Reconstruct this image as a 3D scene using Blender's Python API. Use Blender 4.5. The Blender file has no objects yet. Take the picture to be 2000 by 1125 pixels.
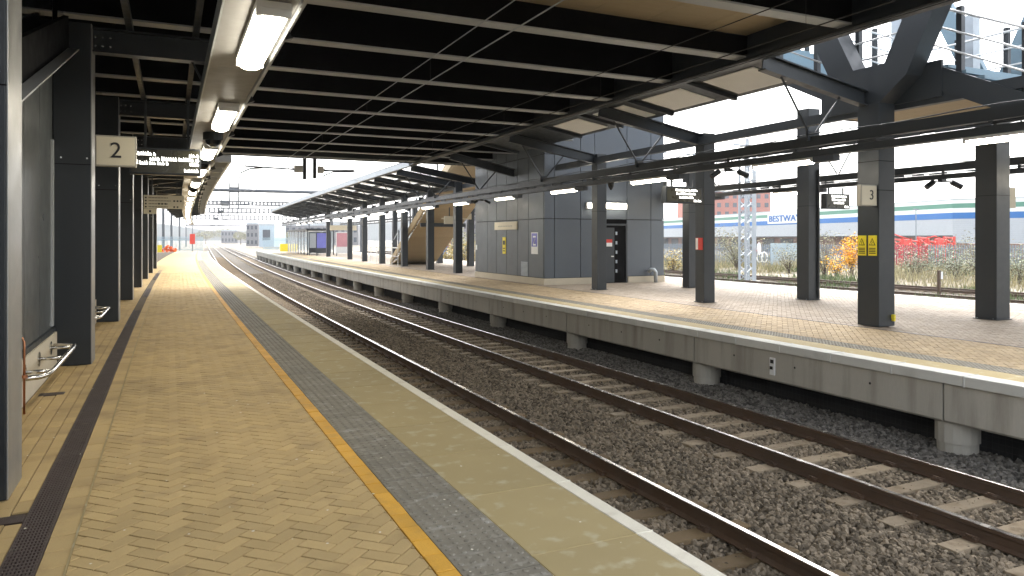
import bpy, bmesh, math, random
from mathutils import Vector, Matrix
random.seed(7)
R = math.radians
S = bpy.context.scene
COL = S.collection

# ------------------------------------------------------------------ camera, world, sun, exposure
cam_d = bpy.data.cameras.new('camera')
cam = bpy.data.objects.new('camera', cam_d); COL.objects.link(cam)
cam.location = (0, 0, 1.7); cam.rotation_euler = (R(90), 0, R(-25.1))
cam_d.sensor_width = 36; cam_d.lens = 25.74; cam_d.shift_y = -0.04825
cam_d.clip_start = 0.05; cam_d.clip_end = 6000
S.camera = cam
SUN_EL, SUN_AZ = 48, 35          # azimuth measured from +Y towards +X
W = bpy.data.worlds.new('World'); S.world = W; W.use_nodes = True
wn, wl = W.node_tree.nodes, W.node_tree.links
bg = wn['Background']; bg.inputs['Strength'].default_value = 0.15
sky = wn.new('ShaderNodeTexSky'); sky.sky_type = 'NISHITA'; sky.sun_disc = False
sky.sun_elevation = R(SUN_EL); sky.sun_rotation = R(SUN_AZ)
sky.air_density = 1.0; sky.dust_density = 4.0; sky.ozone_density = 1.0
hs = wn.new('ShaderNodeHueSaturation'); hs.inputs['Saturation'].default_value = 0.25
wl.new(sky.outputs[0], hs.inputs['Color']); wl.new(hs.outputs[0], bg.inputs[0])
sun_d = bpy.data.lights.new('sun', 'SUN'); sun_d.energy = .5; sun_d.angle = R(40); sun_d.color = (1, .97, .92)
sun = bpy.data.objects.new('sun', sun_d); COL.objects.link(sun)
sd = Vector((math.sin(R(SUN_AZ))*math.cos(R(SUN_EL)), math.cos(R(SUN_AZ))*math.cos(R(SUN_EL)), math.sin(R(SUN_EL))))
sun.rotation_euler = sd.to_track_quat('Z', 'Y').to_euler()
vs = S.view_settings
vs.view_transform = 'Standard'; vs.look = 'None'; vs.gamma = 1; vs.use_curve_mapping = False
vs.exposure = 2.40
LAMP = 7.0
S.cycles.use_denoising = True
S.cycles.max_bounces = 7; S.cycles.diffuse_bounces = 4; S.cycles.glossy_bounces = 3
S.cycles.transparent_max_bounces = 12

# ------------------------------------------------------------------ helpers
KB = .000244
def bend(x, y):
    if y > 90: return x + KB*80**2 + 2*KB*80*(y-90)
    return x + KB*max(0.0, y-10)**2
LOC = {}
def wloc(o): return LOC.get(o.name, Vector((0, 0, 0))) if o else Vector((0, 0, 0))

class MB:
    """collects shapes in world coordinates and links them as one mesh object"""
    def __init__(s): s.v = []; s.f = []
    def poly(s, pts, flip=False):
        n = len(s.v); s.v += [tuple(p) for p in pts]
        idx = list(range(n, n+len(pts))); s.f.append(idx[::-1] if flip else idx)
    def box(s, x0, x1, y0, y1, z0, z1):
        n = len(s.v)
        s.v += [(x0,y0,z0),(x1,y0,z0),(x1,y1,z0),(x0,y1,z0),(x0,y0,z1),(x1,y0,z1),(x1,y1,z1),(x0,y1,z1)]
        s.f += [[n+3,n+2,n+1,n],[n+4,n+5,n+6,n+7],[n,n+1,n+5,n+4],[n+1,n+2,n+6,n+5],[n+2,n+3,n+7,n+6],[n+3,n,n+4,n+7]]
        return s
    def long(s, x0, x1, y0, y1, z0, z1, step=6.0):
        """a box along the track, cut up so that it can follow the curve"""
        k = max(1, int(math.ceil((y1-y0)/step))); n = len(s.v)
        for i in range(k+1):
            y = y0+(y1-y0)*i/k
            s.v += [(x0,y,z0),(x1,y,z0),(x1,y,z1),(x0,y,z1)]
        for i in range(k):
            a = n+4*i; b = a+4
            for q in range(4):
                r = (q+1) % 4
                s.f.append([a+q, a+r, b+r, b+q][::-1] if False else [a+q, b+q, b+r, a+r][::-1])
        s.f.append([n, n+1, n+2, n+3]); e = n+4*k; s.f.append([e+3, e+2, e+1, e])
        return s
    def profile(s, pts, y0, y1, step=6.0):
        """closed (x, z) outline swept along the track"""
        k = max(1, int(math.ceil((y1-y0)/step))); n = len(s.v); m = len(pts)
        for i in range(k+1):
            y = y0+(y1-y0)*i/k
            s.v += [(p[0], y, p[1]) for p in pts]
        for i in range(k):
            a = n+m*i; b = a+m
            for q in range(m):
                r = (q+1) % m
                s.f.append([a+q, a+r, b+r, b+q])
        s.f.append([n+q for q in range(m)][::-1]); s.f.append([n+m*k+q for q in range(m)])
        return s
    def prism(s, pts, d):
        """polygon pts (3-D) pushed along vector d"""
        n = len(s.v); m = len(pts); d = Vector(d)
        s.v += [tuple(p) for p in pts] + [tuple(Vector(p)+d) for p in pts]
        s.f.append([n+q for q in range(m)][::-1]); s.f.append([n+m+q for q in range(m)])
        for q in range(m):
            r = (q+1) % m; s.f.append([n+q, n+r, n+m+r, n+m+q])
        return s
    def bar(s, p, q, w, h, up=(0, 0, 1)):
        p, q = Vector(p), Vector(q); d = (q-p).normalized(); up = Vector(up)
        if abs(d.dot(up)) > .98: up = Vector((0, 1, 0))
        a = d.cross(up).normalized()*(w/2); b = a.cross(d).normalized()*(h/2)
        return s.prism([p-a-b, p+a-b, p+a+b, p-a+b], q-p)
    def ibeam(s, p, q, w, h, t=.03, up=(0, 0, 1)):
        p, q = Vector(p), Vector(q); d = (q-p).normalized(); up = Vector(up)
        a = d.cross(up).normalized(); b = a.cross(d).normalized()
        s.bar(p+b*(h/2-t/2), q+b*(h/2-t/2), w, t, b); s.bar(p-b*(h/2-t/2), q-b*(h/2-t/2), w, t, b)
        return s.bar(p, q, t, h-2*t, b)
    def tube(s, pts, r, n=8, cap=True):
        pts = [Vector(p) for p in pts]; base = len(s.v); k = len(pts)
        for i, p in enumerate(pts):
            d = ((pts[min(i+1, k-1)]-pts[max(i-1, 0)])).normalized()
            u = Vector((0, 0, 1)) if abs(d.z) < .95 else Vector((1, 0, 0))
            a = d.cross(u).normalized(); b = d.cross(a).normalized()
            rr = r[i] if isinstance(r, (list, tuple)) else r
            for j in range(n):
                t = 2*math.pi*j/n; s.v.append(tuple(p+a*math.cos(t)*rr+b*math.sin(t)*rr))
        for i in range(k-1):
            for j in range(n):
                a0 = base+i*n+j; a1 = base+i*n+(j+1) % n
                s.f.append([a0, a0+n, a1+n, a1][::-1])
        if cap:
            s.f.append([base+j for j in range(n)][::-1]); s.f.append([base+(k-1)*n+j for j in range(n)])
        return s
    def quad(s, a, b, c, d): s.poly([a, b, c, d]); return s
    def mesh(s, name, mat, off=(0, 0, 0), bent=True, bevel=0, smooth=False):
        ox, oy, oz = off
        me = bpy.data.meshes.new(name)
        if bent: vv = [(bend(x, y)-ox, y-oy, z-oz) for x, y, z in s.v]
        else: vv = [(x-ox, y-oy, z-oz) for x, y, z in s.v]
        me.from_pydata(vv, [], s.f)
        if mat: me.materials.append(mat)
        if bevel:
            bm = bmesh.new(); bm.from_mesh(me)
            bmesh.ops.bevel(bm, geom=bm.edges[:], offset=bevel, segments=2, affect='EDGES', profile=.6)
            bm.to_mesh(me); bm.free()
        if smooth:
            me.polygons.foreach_set('use_smooth', [True]*len(me.polygons))
        me.update()
        return me
    def build(s, name, mat, parent=None, bent=True, bevel=0, smooth=False, off=None, **props):
        o_ = wloc(parent) if off is None else Vector(off)
        me = s.mesh(name, mat, o_, bent, bevel, smooth)
        o = bpy.data.objects.new(name, me); COL.objects.link(o)
        if parent: o.parent = parent; LOC[o.name] = o_
        else:
            o.location = o_; LOC[o.name] = o_
        for k, v in props.items(): o[k] = v
        return o

def thing(name, label, cat, loc=(0, 0, 0), group=None, bent=True):
    o = bpy.data.objects.new(name, None); COL.objects.link(o)
    o.empty_display_size = .1
    L = Vector((bend(loc[0], loc[1]) if bent else loc[0], loc[1], loc[2])); o.location = L; LOC[o.name] = L
    o['label'] = label; o['category'] = cat
    if group: o['group'] = group
    return o
def tag(o, label, cat, group=None):
    o['label'] = label; o['category'] = cat
    if group: o['group'] = group
    return o
def place(name, me, parent, loc, rot=(0, 0, 0), scale=(1, 1, 1), **props):
    """a shared mesh put at a world position under parent"""
    o = bpy.data.objects.new(name, me); COL.objects.link(o)
    o.parent = parent; o.location = Vector(loc)-wloc(parent); o.rotation_euler = rot; o.scale = scale
    LOC[o.name] = Vector(loc)
    for k, v in props.items(): o[k] = v
    return o
def dup(root, loc, label, rotz=None, bent=True):
    r = root.copy(); COL.objects.link(r)
    L = Vector((bend(loc[0], loc[1]) if bent else loc[0], loc[1], loc[2])); r.location = L; LOC[r.name] = L
    if rotz is not None: r.rotation_euler = (0, 0, rotz)
    r['label'] = label
    for ch in list(root.children):
        c = ch.copy(); COL.objects.link(c); c.parent = r
        for g in list(ch.children):
            d = g.copy(); COL.objects.link(d); d.parent = c
    return r

# ------------------------------------------------------------------ materials
def M(name, col, rough=.6, metal=0.0, var=.15, scale=2.0, fine=.0, fscale=120.0, bump=0.0, bscale=60.0,
      each=0.0, dirt=None, dscale=.8, dlo=.5, dhi=.75, emit=None, spec=.5, stretch=None):
    m = bpy.data.materials.new(name); m.use_nodes = True
    n, l = m.node_tree.nodes, m.node_tree.links
    p = n['Principled BSDF']
    p.inputs['Roughness'].default_value = rough; p.inputs['Metallic'].default_value = metal
    p.inputs['Specular IOR Level'].default_value = spec
    if emit:
        p.inputs['Base Color'].default_value = (*col, 1)
        p.inputs['Emission Color'].default_value = (*emit[0], 1); p.inputs['Emission Strength'].default_value = emit[1]
        return m
    geo = n.new('ShaderNodeNewGeometry'); pos = geo.outputs['Position']
    if stretch:
        mp = n.new('ShaderNodeMapping'); mp.inputs['Scale'].default_value = stretch
        l.new(pos, mp.inputs[0]); pos = mp.outputs[0]
    def noise(sc, det=4):
        t = n.new('ShaderNodeTexNoise'); t.inputs['Scale'].default_value = sc; t.inputs['Detail'].default_value = det
        l.new(pos, t.inputs['Vector']); return t.outputs['Fac']
    def mth(op, a, b=None):
        t = n.new('ShaderNodeMath'); t.operation = op
        for i, q in enumerate((a, b)):
            if q is None: continue
            if isinstance(q, (int, float)): t.inputs[i].default_value = q
            else: l.new(q, t.inputs[i])
        return t.outputs[0]
    f = mth('ADD', mth('MULTIPLY', mth('SUBTRACT', noise(scale), .5), 2.6*var), 1.0)
    if fine: f = mth('ADD', f, mth('MULTIPLY', mth('SUBTRACT', noise(fscale, 2), .5), 2.6*fine))
    if each:
        oi = n.new('ShaderNodeObjectInfo')
        rr = mth('FRACT', mth('ADD', geo.outputs['Random Per Island'], oi.outputs['Random']))
        f = mth('ADD', f, mth('MULTIPLY', mth('SUBTRACT', rr, .5), 2*each))
    c = n.new('ShaderNodeMix'); c.data_type = 'RGBA'; c.blend_type = 'MULTIPLY'; c.inputs[0].default_value = 1
    c.inputs[6].default_value = (*col, 1)
    cc = n.new('ShaderNodeCombineColor'); [l.new(f, cc.inputs[i]) for i in range(3)]
    l.new(cc.outputs[0], c.inputs[7]); out = c.outputs[2]
    if dirt:
        mr = n.new('ShaderNodeMapRange'); mr.inputs[1].default_value = dlo; mr.inputs[2].default_value = dhi
        l.new(noise(dscale, 8), mr.inputs[0])
        d = n.new('ShaderNodeMix'); d.data_type = 'RGBA'; l.new(mr.outputs[0], d.inputs[0]); l.new(out, d.inputs[6])
        d.inputs[7].default_value = (*dirt, 1); out = d.outputs[2]
    l.new(out, p.inputs['Base Color'])
    rv = mth('ADD', mth('MULTIPLY', mth('SUBTRACT', noise(scale*3), .5), .35), rough); l.new(rv, p.inputs['Roughness'])
    if bump:
        b = n.new('ShaderNodeBump'); b.inputs['Strength'].default_value = bump; b.inputs['Distance'].default_value = .01
        l.new(noise(bscale, 5), b.inputs['Height']); l.new(b.outputs[0], p.inputs['Normal'])
    return m

def lamp_mat(name, col, strength):
    return M(name, (.8, .8, .8), emit=(col, strength))
mt = {}
mt['buff'] = M('buff block paving', (.46, .33, .145), .8, var=.12, scale=.9, fine=.1, fscale=160, each=.09, bump=.25, bscale=220, dirt=(.24, .165, .075), dscale=2.3, dlo=.55, dhi=.85)
mt['buff_island'] = M('island buff block paving', (.37, .275, .155), .8, var=.12, scale=.9, fine=.1, fscale=160, each=.13, bump=.25, bscale=220, dirt=(.20, .15, .09), dscale=1.7, dlo=.6, dhi=.85)
mt['pink'] = M('pink buff block paving', (.32, .26, .195), .8, var=.10, scale=.7, fine=.08, fscale=160, each=.11, bump=.2, bscale=220, dirt=(.24, .19, .14), dscale=1.1, dlo=.6, dhi=.9)
mt['sand'] = M('jointing sand', (.085, .06, .03), .95, var=.2, fine=.2)
mt['yellow'] = M('yellow painted block', (.62, .33, .035), .7, var=.12, scale=2, fine=.12, each=.1, bump=.2, bscale=200, dirt=(.36, .22, .06), dscale=3.5, dlo=.55, dhi=.85)
mt['tactile'] = M('grey tactile slab', (.20, .182, .142), .75, var=.18, scale=3, fine=.15, each=.12, bump=.35, bscale=120, dirt=(.36, .35, .31), dscale=6, dlo=.55, dhi=.8, stretch=(1, 2.2, 1))
mt['edge'] = M('buff edge slab', (.36, .285, .135), .8, var=.10, scale=1.2, fine=.10, fscale=200, each=.06, bump=.2, bscale=250, dirt=(.46, .41, .27), dscale=7, dlo=.56, dhi=.74)
mt['white_edge'] = M('white edge paint', (.74, .70, .58), .7, var=.08, scale=3, fine=.08, dirt=(.45, .40, .30), dscale=4, dlo=.58, dhi=.85, bump=.15)
mt['coping'] = M('pale coping stone', (.60, .60, .56), .75, var=.08, scale=2, fine=.06, each=.07, dirt=(.38, .37, .33), dscale=2.5, dlo=.58, dhi=.85, bump=.15)
mt['concrete'] = M('precast concrete', (.42, .40, .35), .85, var=.14, scale=1.3, fine=.08, each=.08, bump=.3, bscale=60, dirt=(.20, .175, .14), dscale=3.0, dlo=.50, dhi=.80, stretch=(1, 1, .12))
mt['pale_concrete'] = M('pale plinth concrete', (.55, .49, .38), .85, var=.1, scale=2, fine=.06, bump=.2)
mt['void'] = M('unlit void', (.018, .018, .018), .95, var=.3)  # near black stands in for shade in the open void and fixing holes
mt['sleeper'] = M('concrete sleeper', (.25, .20, .135), .9, var=.18, scale=5, fine=.15, each=.2, bump=.35, bscale=90, dirt=(.15, .11, .065), dscale=5, dlo=.5, dhi=.7)
mt['sleeper_dirty'] = M('rust stained sleeper', (.155, .108, .055), .9, var=.2, scale=5, fine=.15, each=.2, bump=.35, bscale=90)
mt['rust'] = M('rail side rust', (.085, .053, .033), .72, var=.25, scale=3, fine=.2, dirt=(.085, .045, .022), dscale=2.5, dlo=.5, dhi=.75, bump=.3, bscale=150)
mt['railhead'] = M('polished rail head', (.62, .60, .58), .23, metal=1, var=.05, fine=.05)
mt['stone'] = M('ballast stone', (.18, .148, .108), .95, var=.2, scale=1.0, fine=.25, each=.62, spec=.2)
mt['stone_grey'] = M('grey ballast stone', (.15, .14, .125), .95, var=.2, scale=1.0, fine=.25, each=.6, spec=.2)
mt['bed'] = M('trackbed ballast', (.095, .082, .064), .95, var=.3, scale=1.2, fine=.6, fscale=22, bump=1.0, bscale=22, spec=.2)
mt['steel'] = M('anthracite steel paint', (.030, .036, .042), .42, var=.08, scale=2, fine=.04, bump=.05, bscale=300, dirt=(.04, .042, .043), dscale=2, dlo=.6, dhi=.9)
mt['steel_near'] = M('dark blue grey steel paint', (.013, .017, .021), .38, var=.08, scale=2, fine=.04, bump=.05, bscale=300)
mt['sky_lit_side'] = M('satin side with sky light', (.30, .30, .29), .38, metal=.55, var=.08, scale=1.5)  # paler than the shaft: sky light on the track face put into colour
mt['gantry'] = M('weathered gantry steel', (.085, .095, .11), .6, var=.1)
mt['frame_blue'] = M('hazed frame and blue step', (.20, .29, .35), .5, var=.06)
mt['black'] = M('near black deck paint', (.0035, .0035, .004), .8, var=.2, spec=.12)
mt['flange'] = M('pale flange and lit underside', (.38, .40, .41), .5, var=.14, scale=1.3, fine=.05)
mt['galv'] = M('galvanised steel', (.42, .46, .50), .5, metal=.35, var=.12, scale=4)
mt['cladding'] = M('blue grey cladding', (.095, .112, .132), .42, var=.07, scale=.8, fine=.03, each=.05)
mt['wall_clad'] = M('dark wall panel', (.078, .086, .088), .35, var=.08, scale=.9, each=.05)
mt['dark_glass'] = M('dark glazed panel', (.010, .013, .018), .08, var=.1)
mt['tan'] = M('tan soffit board', (.40, .32, .20), .65, var=.07, scale=2, fine=.04, each=.06, stretch=(1, 5, 5))
mt['pale'] = M('pale soffit panel', (.84, .85, .84), .6, var=.06)  # pale panels whitened further to stand in for lamp and platform bounce
mt['roofing'] = M('translucent roof sheet', (.80, .80, .76), .5, var=.04)
mt['roofing'].node_tree.nodes['Principled BSDF'].inputs['Transmission Weight'].default_value = .55
mt['tray'] = M('pale trunking', (.19, .185, .175), .5, var=.08, each=.03)
mt['housing'] = M('lamp housing', (.62, .62, .60), .4, var=.04)
mt['lamp'] = lamp_mat('lit warm lamp tube', (1, .92, .76), LAMP)
mt['text'] = lamp_mat('lit display characters', (1, .98, .90), 1.1)
mt['screen'] = M('display face', (.035, .033, .018), .3, var=.1)
mt['cream'] = M('cream sign face', (.62, .57, .44), .5, var=.04)
mt['sign_frame'] = M('sign frame', (.35, .33, .28), .4, var=.05)
mt['ink'] = M('black sign ink', (.012, .012, .014), .5, var=.05)
mt['stainless'] = M('stainless steel', (.66, .65, .62), .25, metal=1, var=.04)
mt['copper'] = M('copper pipe', (.42, .19, .10), .35, metal=1, var=.12, scale=8)
mt['grate'] = M('cast iron grating', (.068, .048, .04), .6, var=.2, fine=.2, dirt=(.12, .10, .075), dscale=6, dlo=.6, dhi=.75)
mt['pit'] = M('drain pit', (.006, .005, .004), .95)
mt['warn'] = M('warning yellow', (.80, .66, .03), .5, var=.05)
mt['red'] = M('sign red', (.62, .055, .04), .5, var=.06)
mt['white'] = M('white paint', (.78, .79, .79), .5, var=.04)
mt['blue'] = M('stripe blue', (.003, .13, .42), .5, var=.04)
mt['green'] = M('stripe green', (.08, .25, .18), .5, var=.05)
mt['warehouse'] = M('ribbed grey cladding', (.44, .48, .52), .5, var=.05)
mt['warehouse_white'] = M('pale cladding band', (.72, .80, .78), .5, var=.04)
mt['brickwork'] = M('brown brickwork', (.25, .15, .12), .85, var=.15, fine=.15)
mt['terracotta'] = M('terracotta brick', (.40, .13, .085), .85, var=.12, fine=.12)
mt['window'] = M('window glass', (.05, .06, .08), .1, var=.1)
mt['fence'] = M('grey palisade', (.22, .26, .30), .6, var=.12)
mt['pale_blue'] = M('pale blue railings', (.30, .43, .52), .5, var=.08)
mt['graffiti'] = M('red graffiti paint', (.42, .05, .08), .6, var=.2, scale=1.5)
mt['soil'] = M('trackside soil', (.16, .135, .09), .95, var=.3, scale=.4, fine=.3, fscale=18, bump=.8, bscale=12, dirt=(.30, .27, .22), dscale=.25, dlo=.5, dhi=.7)
mt['grass_dry'] = M('dry grass', (.34, .30, .17), .9, var=.2, each=.4)
mt['grass_green'] = M('green weeds', (.12, .155, .06), .9, var=.2, each=.4)
mt['leaf_green'] = M('grey green leaf', (.23, .25, .17), .8, var=.2, each=.4)
mt['leaf_yellow'] = M('yellow leaf', (.78, .42, .015), .8, var=.2, each=.3)
mt['leaf_gold'] = M('pale gold leaf', (.40, .31, .10), .8, var=.2, each=.3)
mt['leaf_olive'] = M('olive leaf', (.27, .26, .16), .8, var=.2, each=.4)
mt['twig'] = M('twig bark', (.09, .065, .045), .9, var=.2)
mt['far'] = M('far grey building', (.20, .20, .21), .8, var=.12)
mt['far_blue'] = M('far pale blue building', (.40, .50, .58), .7, var=.08)
mt['hill'] = M('far wooded hill', (.10, .12, .11), .95, var=.2, scale=.01)
mt['orange'] = M('orange netting', (.80, .16, .03), .7, var=.15)
mt['poster_blue'] = M('poster violet blue', (.16, .17, .52), .4, var=.15, scale=1)
mt['poster_pink'] = M('poster pale pink', (.60, .30, .34), .5, var=.2, scale=.7)
mt['cable'] = M('black cable', (.015, .015, .016), .6, var=.1)
mt['netting'] = M('black netting', (.022, .022, .022), .8, var=.1)
gl = bpy.data.materials.new('clear glass sheet'); gl.use_nodes = True
p = gl.node_tree.nodes['Principled BSDF']; p.inputs['Base Color'].default_value = (.86, .93, .94, 1)
p.inputs['Roughness'].default_value = .05; p.inputs['Alpha'].default_value = .28
mt['glass'] = gl

def text_mesh(body, size, depth=.004, bold=0.0):
    cu = bpy.data.curves.new('t', 'FONT'); cu.body = body; cu.size = size; cu.extrude = depth; cu.offset = bold
    cu.align_x = 'CENTER'; cu.align_y = 'CENTER'
    o = bpy.data.objects.new('t', cu); COL.objects.link(o)
    dg = bpy.context.evaluated_depsgraph_get(); dg.update()
    me = bpy.data.meshes.new_from_object(o.evaluated_get(dg))
    bpy.data.objects.remove(o); return me
def lettering(name, body, size, mat, parent, loc, rotz=0.0, bold=0.0, depth=.004, sx=1.0):
    me = text_mesh(body, size, depth, bold); me.materials.clear(); me.materials.append(mat); me.name = name
    return place(name, me, parent, loc, (R(90), 0, rotz), (sx, 1, 1))

# ------------------------------------------------------------------ ground and ballast
g = MB(); g.box(-900, 1500, -200, 1800, -3, -1.42); g.build('ground', mt['soil'], bent=False, kind='structure')
g = MB()
for i in range(60):
    y0 = -6+i*4.0
    g.quad((2.2, y0, -1.165), (9.6, y0, -1.165), (9.6, y0+4, -1.165), (2.2, y0+4, -1.165))
g.build('trackbed', mt['bed'], kind='structure')

def scatter(name, mat, patch, density, rmin, rmax, seed, flat=.75):
    ob = MB()
    for (x0, x1, y0, y1, z) in patch:
        k = max(1, int((y1-y0)/3))
        for i in range(k):
            a = y0+(y1-y0)*i/k; b = y0+(y1-y0)*(i+1)/k
            ob.quad((x0, a, z), (x1, a, z), (x1, b, z), (x0, b, z))
    o = ob.build(name, mat, kind='stuff')
    ng = bpy.data.node_groups.new(name, 'GeometryNodeTree')
    ng.interface.new_socket('Geometry', in_out='INPUT', socket_type='NodeSocketGeometry')
    ng.interface.new_socket('Geometry', in_out='OUTPUT', socket_type='NodeSocketGeometry')
    n, l = ng.nodes, ng.links
    gi = n.new('NodeGroupInput'); go = n.new('NodeGroupOutput')
    d = n.new('GeometryNodeDistributePointsOnFaces'); d.inputs['Density'].default_value = density; d.inputs['Seed'].default_value = seed
    l.new(gi.outputs[0], d.inputs['Mesh'])
    ico = n.new('GeometryNodeMeshIcoSphere'); ico.inputs['Radius'].default_value = 1; ico.inputs['Subdivisions'].default_value = 2
    sp = n.new('GeometryNodeSetPosition'); nt = n.new('ShaderNodeTexNoise'); nt.inputs['Scale'].default_value = 1.1; nt.inputs['Detail'].default_value = 1
    vm = n.new('ShaderNodeVectorMath'); vm.operation = 'SUBTRACT'; vm.inputs[1].default_value = (.5, .5, .5)
    vm2 = n.new('ShaderNodeVectorMath'); vm2.operation = 'SCALE'; vm2.inputs['Scale'].default_value = 1.5
    l.new(nt.outputs['Color'], vm.inputs[0]); l.new(vm.outputs[0], vm2.inputs[0]); l.new(vm2.outputs[0], sp.inputs['Offset'])
    l.new(ico.outputs[0], sp.inputs['Geometry'])
    sm = n.new('GeometryNodeSetMaterial'); sm.inputs['Material'].default_value = mat; l.new(sp.outputs[0], sm.inputs[0])
    ins = n.new('GeometryNodeInstanceOnPoints'); l.new(d.outputs['Points'], ins.inputs['Points']); l.new(sm.outputs[0], ins.inputs['Instance'])
    rv = n.new('FunctionNodeRandomValue'); rv.data_type = 'FLOAT_VECTOR'; rv.inputs[0].default_value = (0, 0, 0); rv.inputs[1].default_value = (6.28, 6.28, 6.28)
    l.new(rv.outputs[0], ins.inputs['Rotation'])
    rs = n.new('FunctionNodeRandomValue'); rs.data_type = 'FLOAT_VECTOR'; rs.inputs['Seed'].default_value = 5
    rs.inputs[0].default_value = (rmin, rmin, rmin*flat); rs.inputs[1].default_value = (rmax, rmax*.85, rmax*flat)
    l.new(rs.outputs[0], ins.inputs['Scale'])
    jn = n.new('GeometryNodeJoinGeometry'); l.new(gi.outputs[0], jn.inputs[0]); l.new(ins.outputs[0], jn.inputs[0])
    l.new(jn.outputs[0], go.inputs[0])
    md = o.modifiers.new('stones', 'NODES'); md.node_group = ng
    return o
scatter('ballast_stones', mt['stone'], [(2.6, 8.6, 3.5, 26, -1.155)], 560, .020, .056, 3)
scatter('ballast_stones', mt['stone'], [(2.7, 9.5, 26, 62, -1.15)], 260, .028, .052, 4)
# stones banked up under the opposite platform edge
g = MB()
scatter('ballast_stones', mt['stone_grey'], [(8.40, 9.45, 3.5, 30, -1.05)], 560, .022, .055, 6)

# ------------------------------------------------------------------ tracks
def rail_profile(x):
    return [(x-.07, -1.108), (x+.07, -1.108), (x+.07, -1.097), (x+.012, -1.08), (x+.010, -1.0), (x+.035, -.988),
            (x+.035, -.956), (x-.035, -.956), (x-.035, -.988), (x-.010, -1.0), (x-.012, -1.08), (x-.07, -1.097)]
sl = MB(); sl.box(-1.25, 1.25, -.13, .13, -.15, 0)
sl_me = MB(); sl_me.prism([(-1.08, -.13, -.15), (-1.08, .13, -.15), (-1.08, .098, 0), (-1.08, -.098, 0)], (2.16, 0, 0))
me_sl = sl_me.mesh('sleeper', mt['sleeper'], bent=False, bevel=.012)
me_sl2 = me_sl.copy(); me_sl2.materials.clear(); me_sl2.materials.append(mt['sleeper_dirty'])
def clips(mb, x, y):
    for sg in (-1, 1):
        mb.box(x+sg*.075-.035, x+sg*.075+.035, y-.06, y+.06, -1.112, -1.075)
        mb.tube([(x+sg*.06, y-.05, -1.078), (x+sg*.10, y-.02, -1.06), (x+sg*.10, y+.03, -1.06), (x+sg*.055, y+.05, -1.075)], .011, 5)
def track(name, label, x1, x2, y0, ymax, me, step, mat_side, head_mat):
    t = thing(name, label, 'railway track', (0, 0, 0), 'railway tracks between the platforms')
    for x in (x1, x2):
        r = MB(); r.profile(rail_profile(x), y0, ymax, 3.0); ro = r.build('rail', mat_side, t)
        h = MB(); h.profile([(x-.030, -.9585), (x+.030, -.9585), (x+.033, -.9545), (x+.024, -.949), (x-.024, -.949), (x-.033, -.9545)], y0, ymax, 3.0)
        h.build('rail_head', head_mat, ro)
    c = MB(); y = y0+.4; k = 0
    cx = (x1+x2)/2
    while y < min(ymax, 118):
        place('sleeper', me, t, (bend(cx, y)+random.uniform(-.015, .015), y, -1.11), (0, 0, random.uniform(-.012, .012)))
        if y < 46:
            for x in (x1, x2): clips(c, x, y)
        y += step; k += 1
    c.build('rail_clip', mat_side, t, kind='stuff')
    return t
track('railway_track', 'nearest railway track tucked against the buff near platform edge, one rail showing', 3.40, 4.74, -1, 420, me_sl2, .62, mt['rust'], mt['railhead'])
track('railway_track', 'railway track beside the opposite platform wall, both rails and pale sleepers showing', 6.84, 8.15, -1, 420, me_sl, .62, mt['rust'], mt['railhead'])

# ------------------------------------------------------------------ near platform
PEND = 106
P1 = MB(); P1.long(-14, 2.46, -4, PEND, -1.3, -.012); P1 = P1.build('near_platform', mt['sand'], kind='structure')

def clip_x(poly, lo, hi):
    for side, lim in ((1, lo), (-1, hi)):
        out = []
        for i in range(len(poly)):
            a, b = poly[i], poly[(i+1) % len(poly)]
            ia, ib = side*(a[0]-lim) >= 0, side*(b[0]-lim) >= 0
            if ia: out.append(a)
            if ia != ib:
                t = (lim-a[0])/(b[0]-a[0]); out.append((lim, a[1]+(b[1]-a[1])*t))
        poly = out
        if len(poly) < 3: return []
    return poly
def herringbone(x0, x1, y0, y1, unit=.1, gap=.0036, sc=1.0):
    """45 degree herringbone: yields (outline clipped to x0..x1, centre, angle, whole)"""
    c = math.sqrt(.5); wd = unit
    n = int((max(abs(x0), abs(x1))+abs(y1))/wd*1.1)+8
    res = []
    # (a, b) axes at 45 degrees: x = (a - b) c, y = (a + b) c
    amin = int(math.floor((min(x0, x1)+y0)*c/wd))-3; amax = int(math.ceil((max(x0, x1)+y1)*c/wd))+3
    for a in range(amin, amax):
        # x in range -> b between
        bl = int(math.floor(a-x1/c/wd))-3; bh = int(math.ceil(a-x0/c/wd))+3
        for b in range(bl, bh):
            q = (a-b) % 4
            if q == 0: r = (a, b, a+2, b+1); ang = 0
            elif q == 3: r = (a, b, a+1, b+2); ang = 1
            else: continue
            ca, cb = (r[0]+r[2])/2*wd, (r[1]+r[3])/2*wd
            cx, cy = (ca-cb)*c, (ca+cb)*c
            if cy < y0 or cy > y1 or cx < x0-.12 or cx > x1+.12: continue
            pts = [(r[0]*wd+gap, r[1]*wd+gap), (r[2]*wd-gap, r[1]*wd+gap), (r[2]*wd-gap, r[3]*wd-gap), (r[0]*wd+gap, r[3]*wd-gap)]
            pl = [((u-v)*c, (u+v)*c) for u, v in pts]
            cl = clip_x(pl, x0, x1)
            if len(cl) < 3: continue
            whole = all(x0 <= px <= x1 for px, _ in pl)
            res.append((cl, (cx, cy), ang, whole))
    return res
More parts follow.
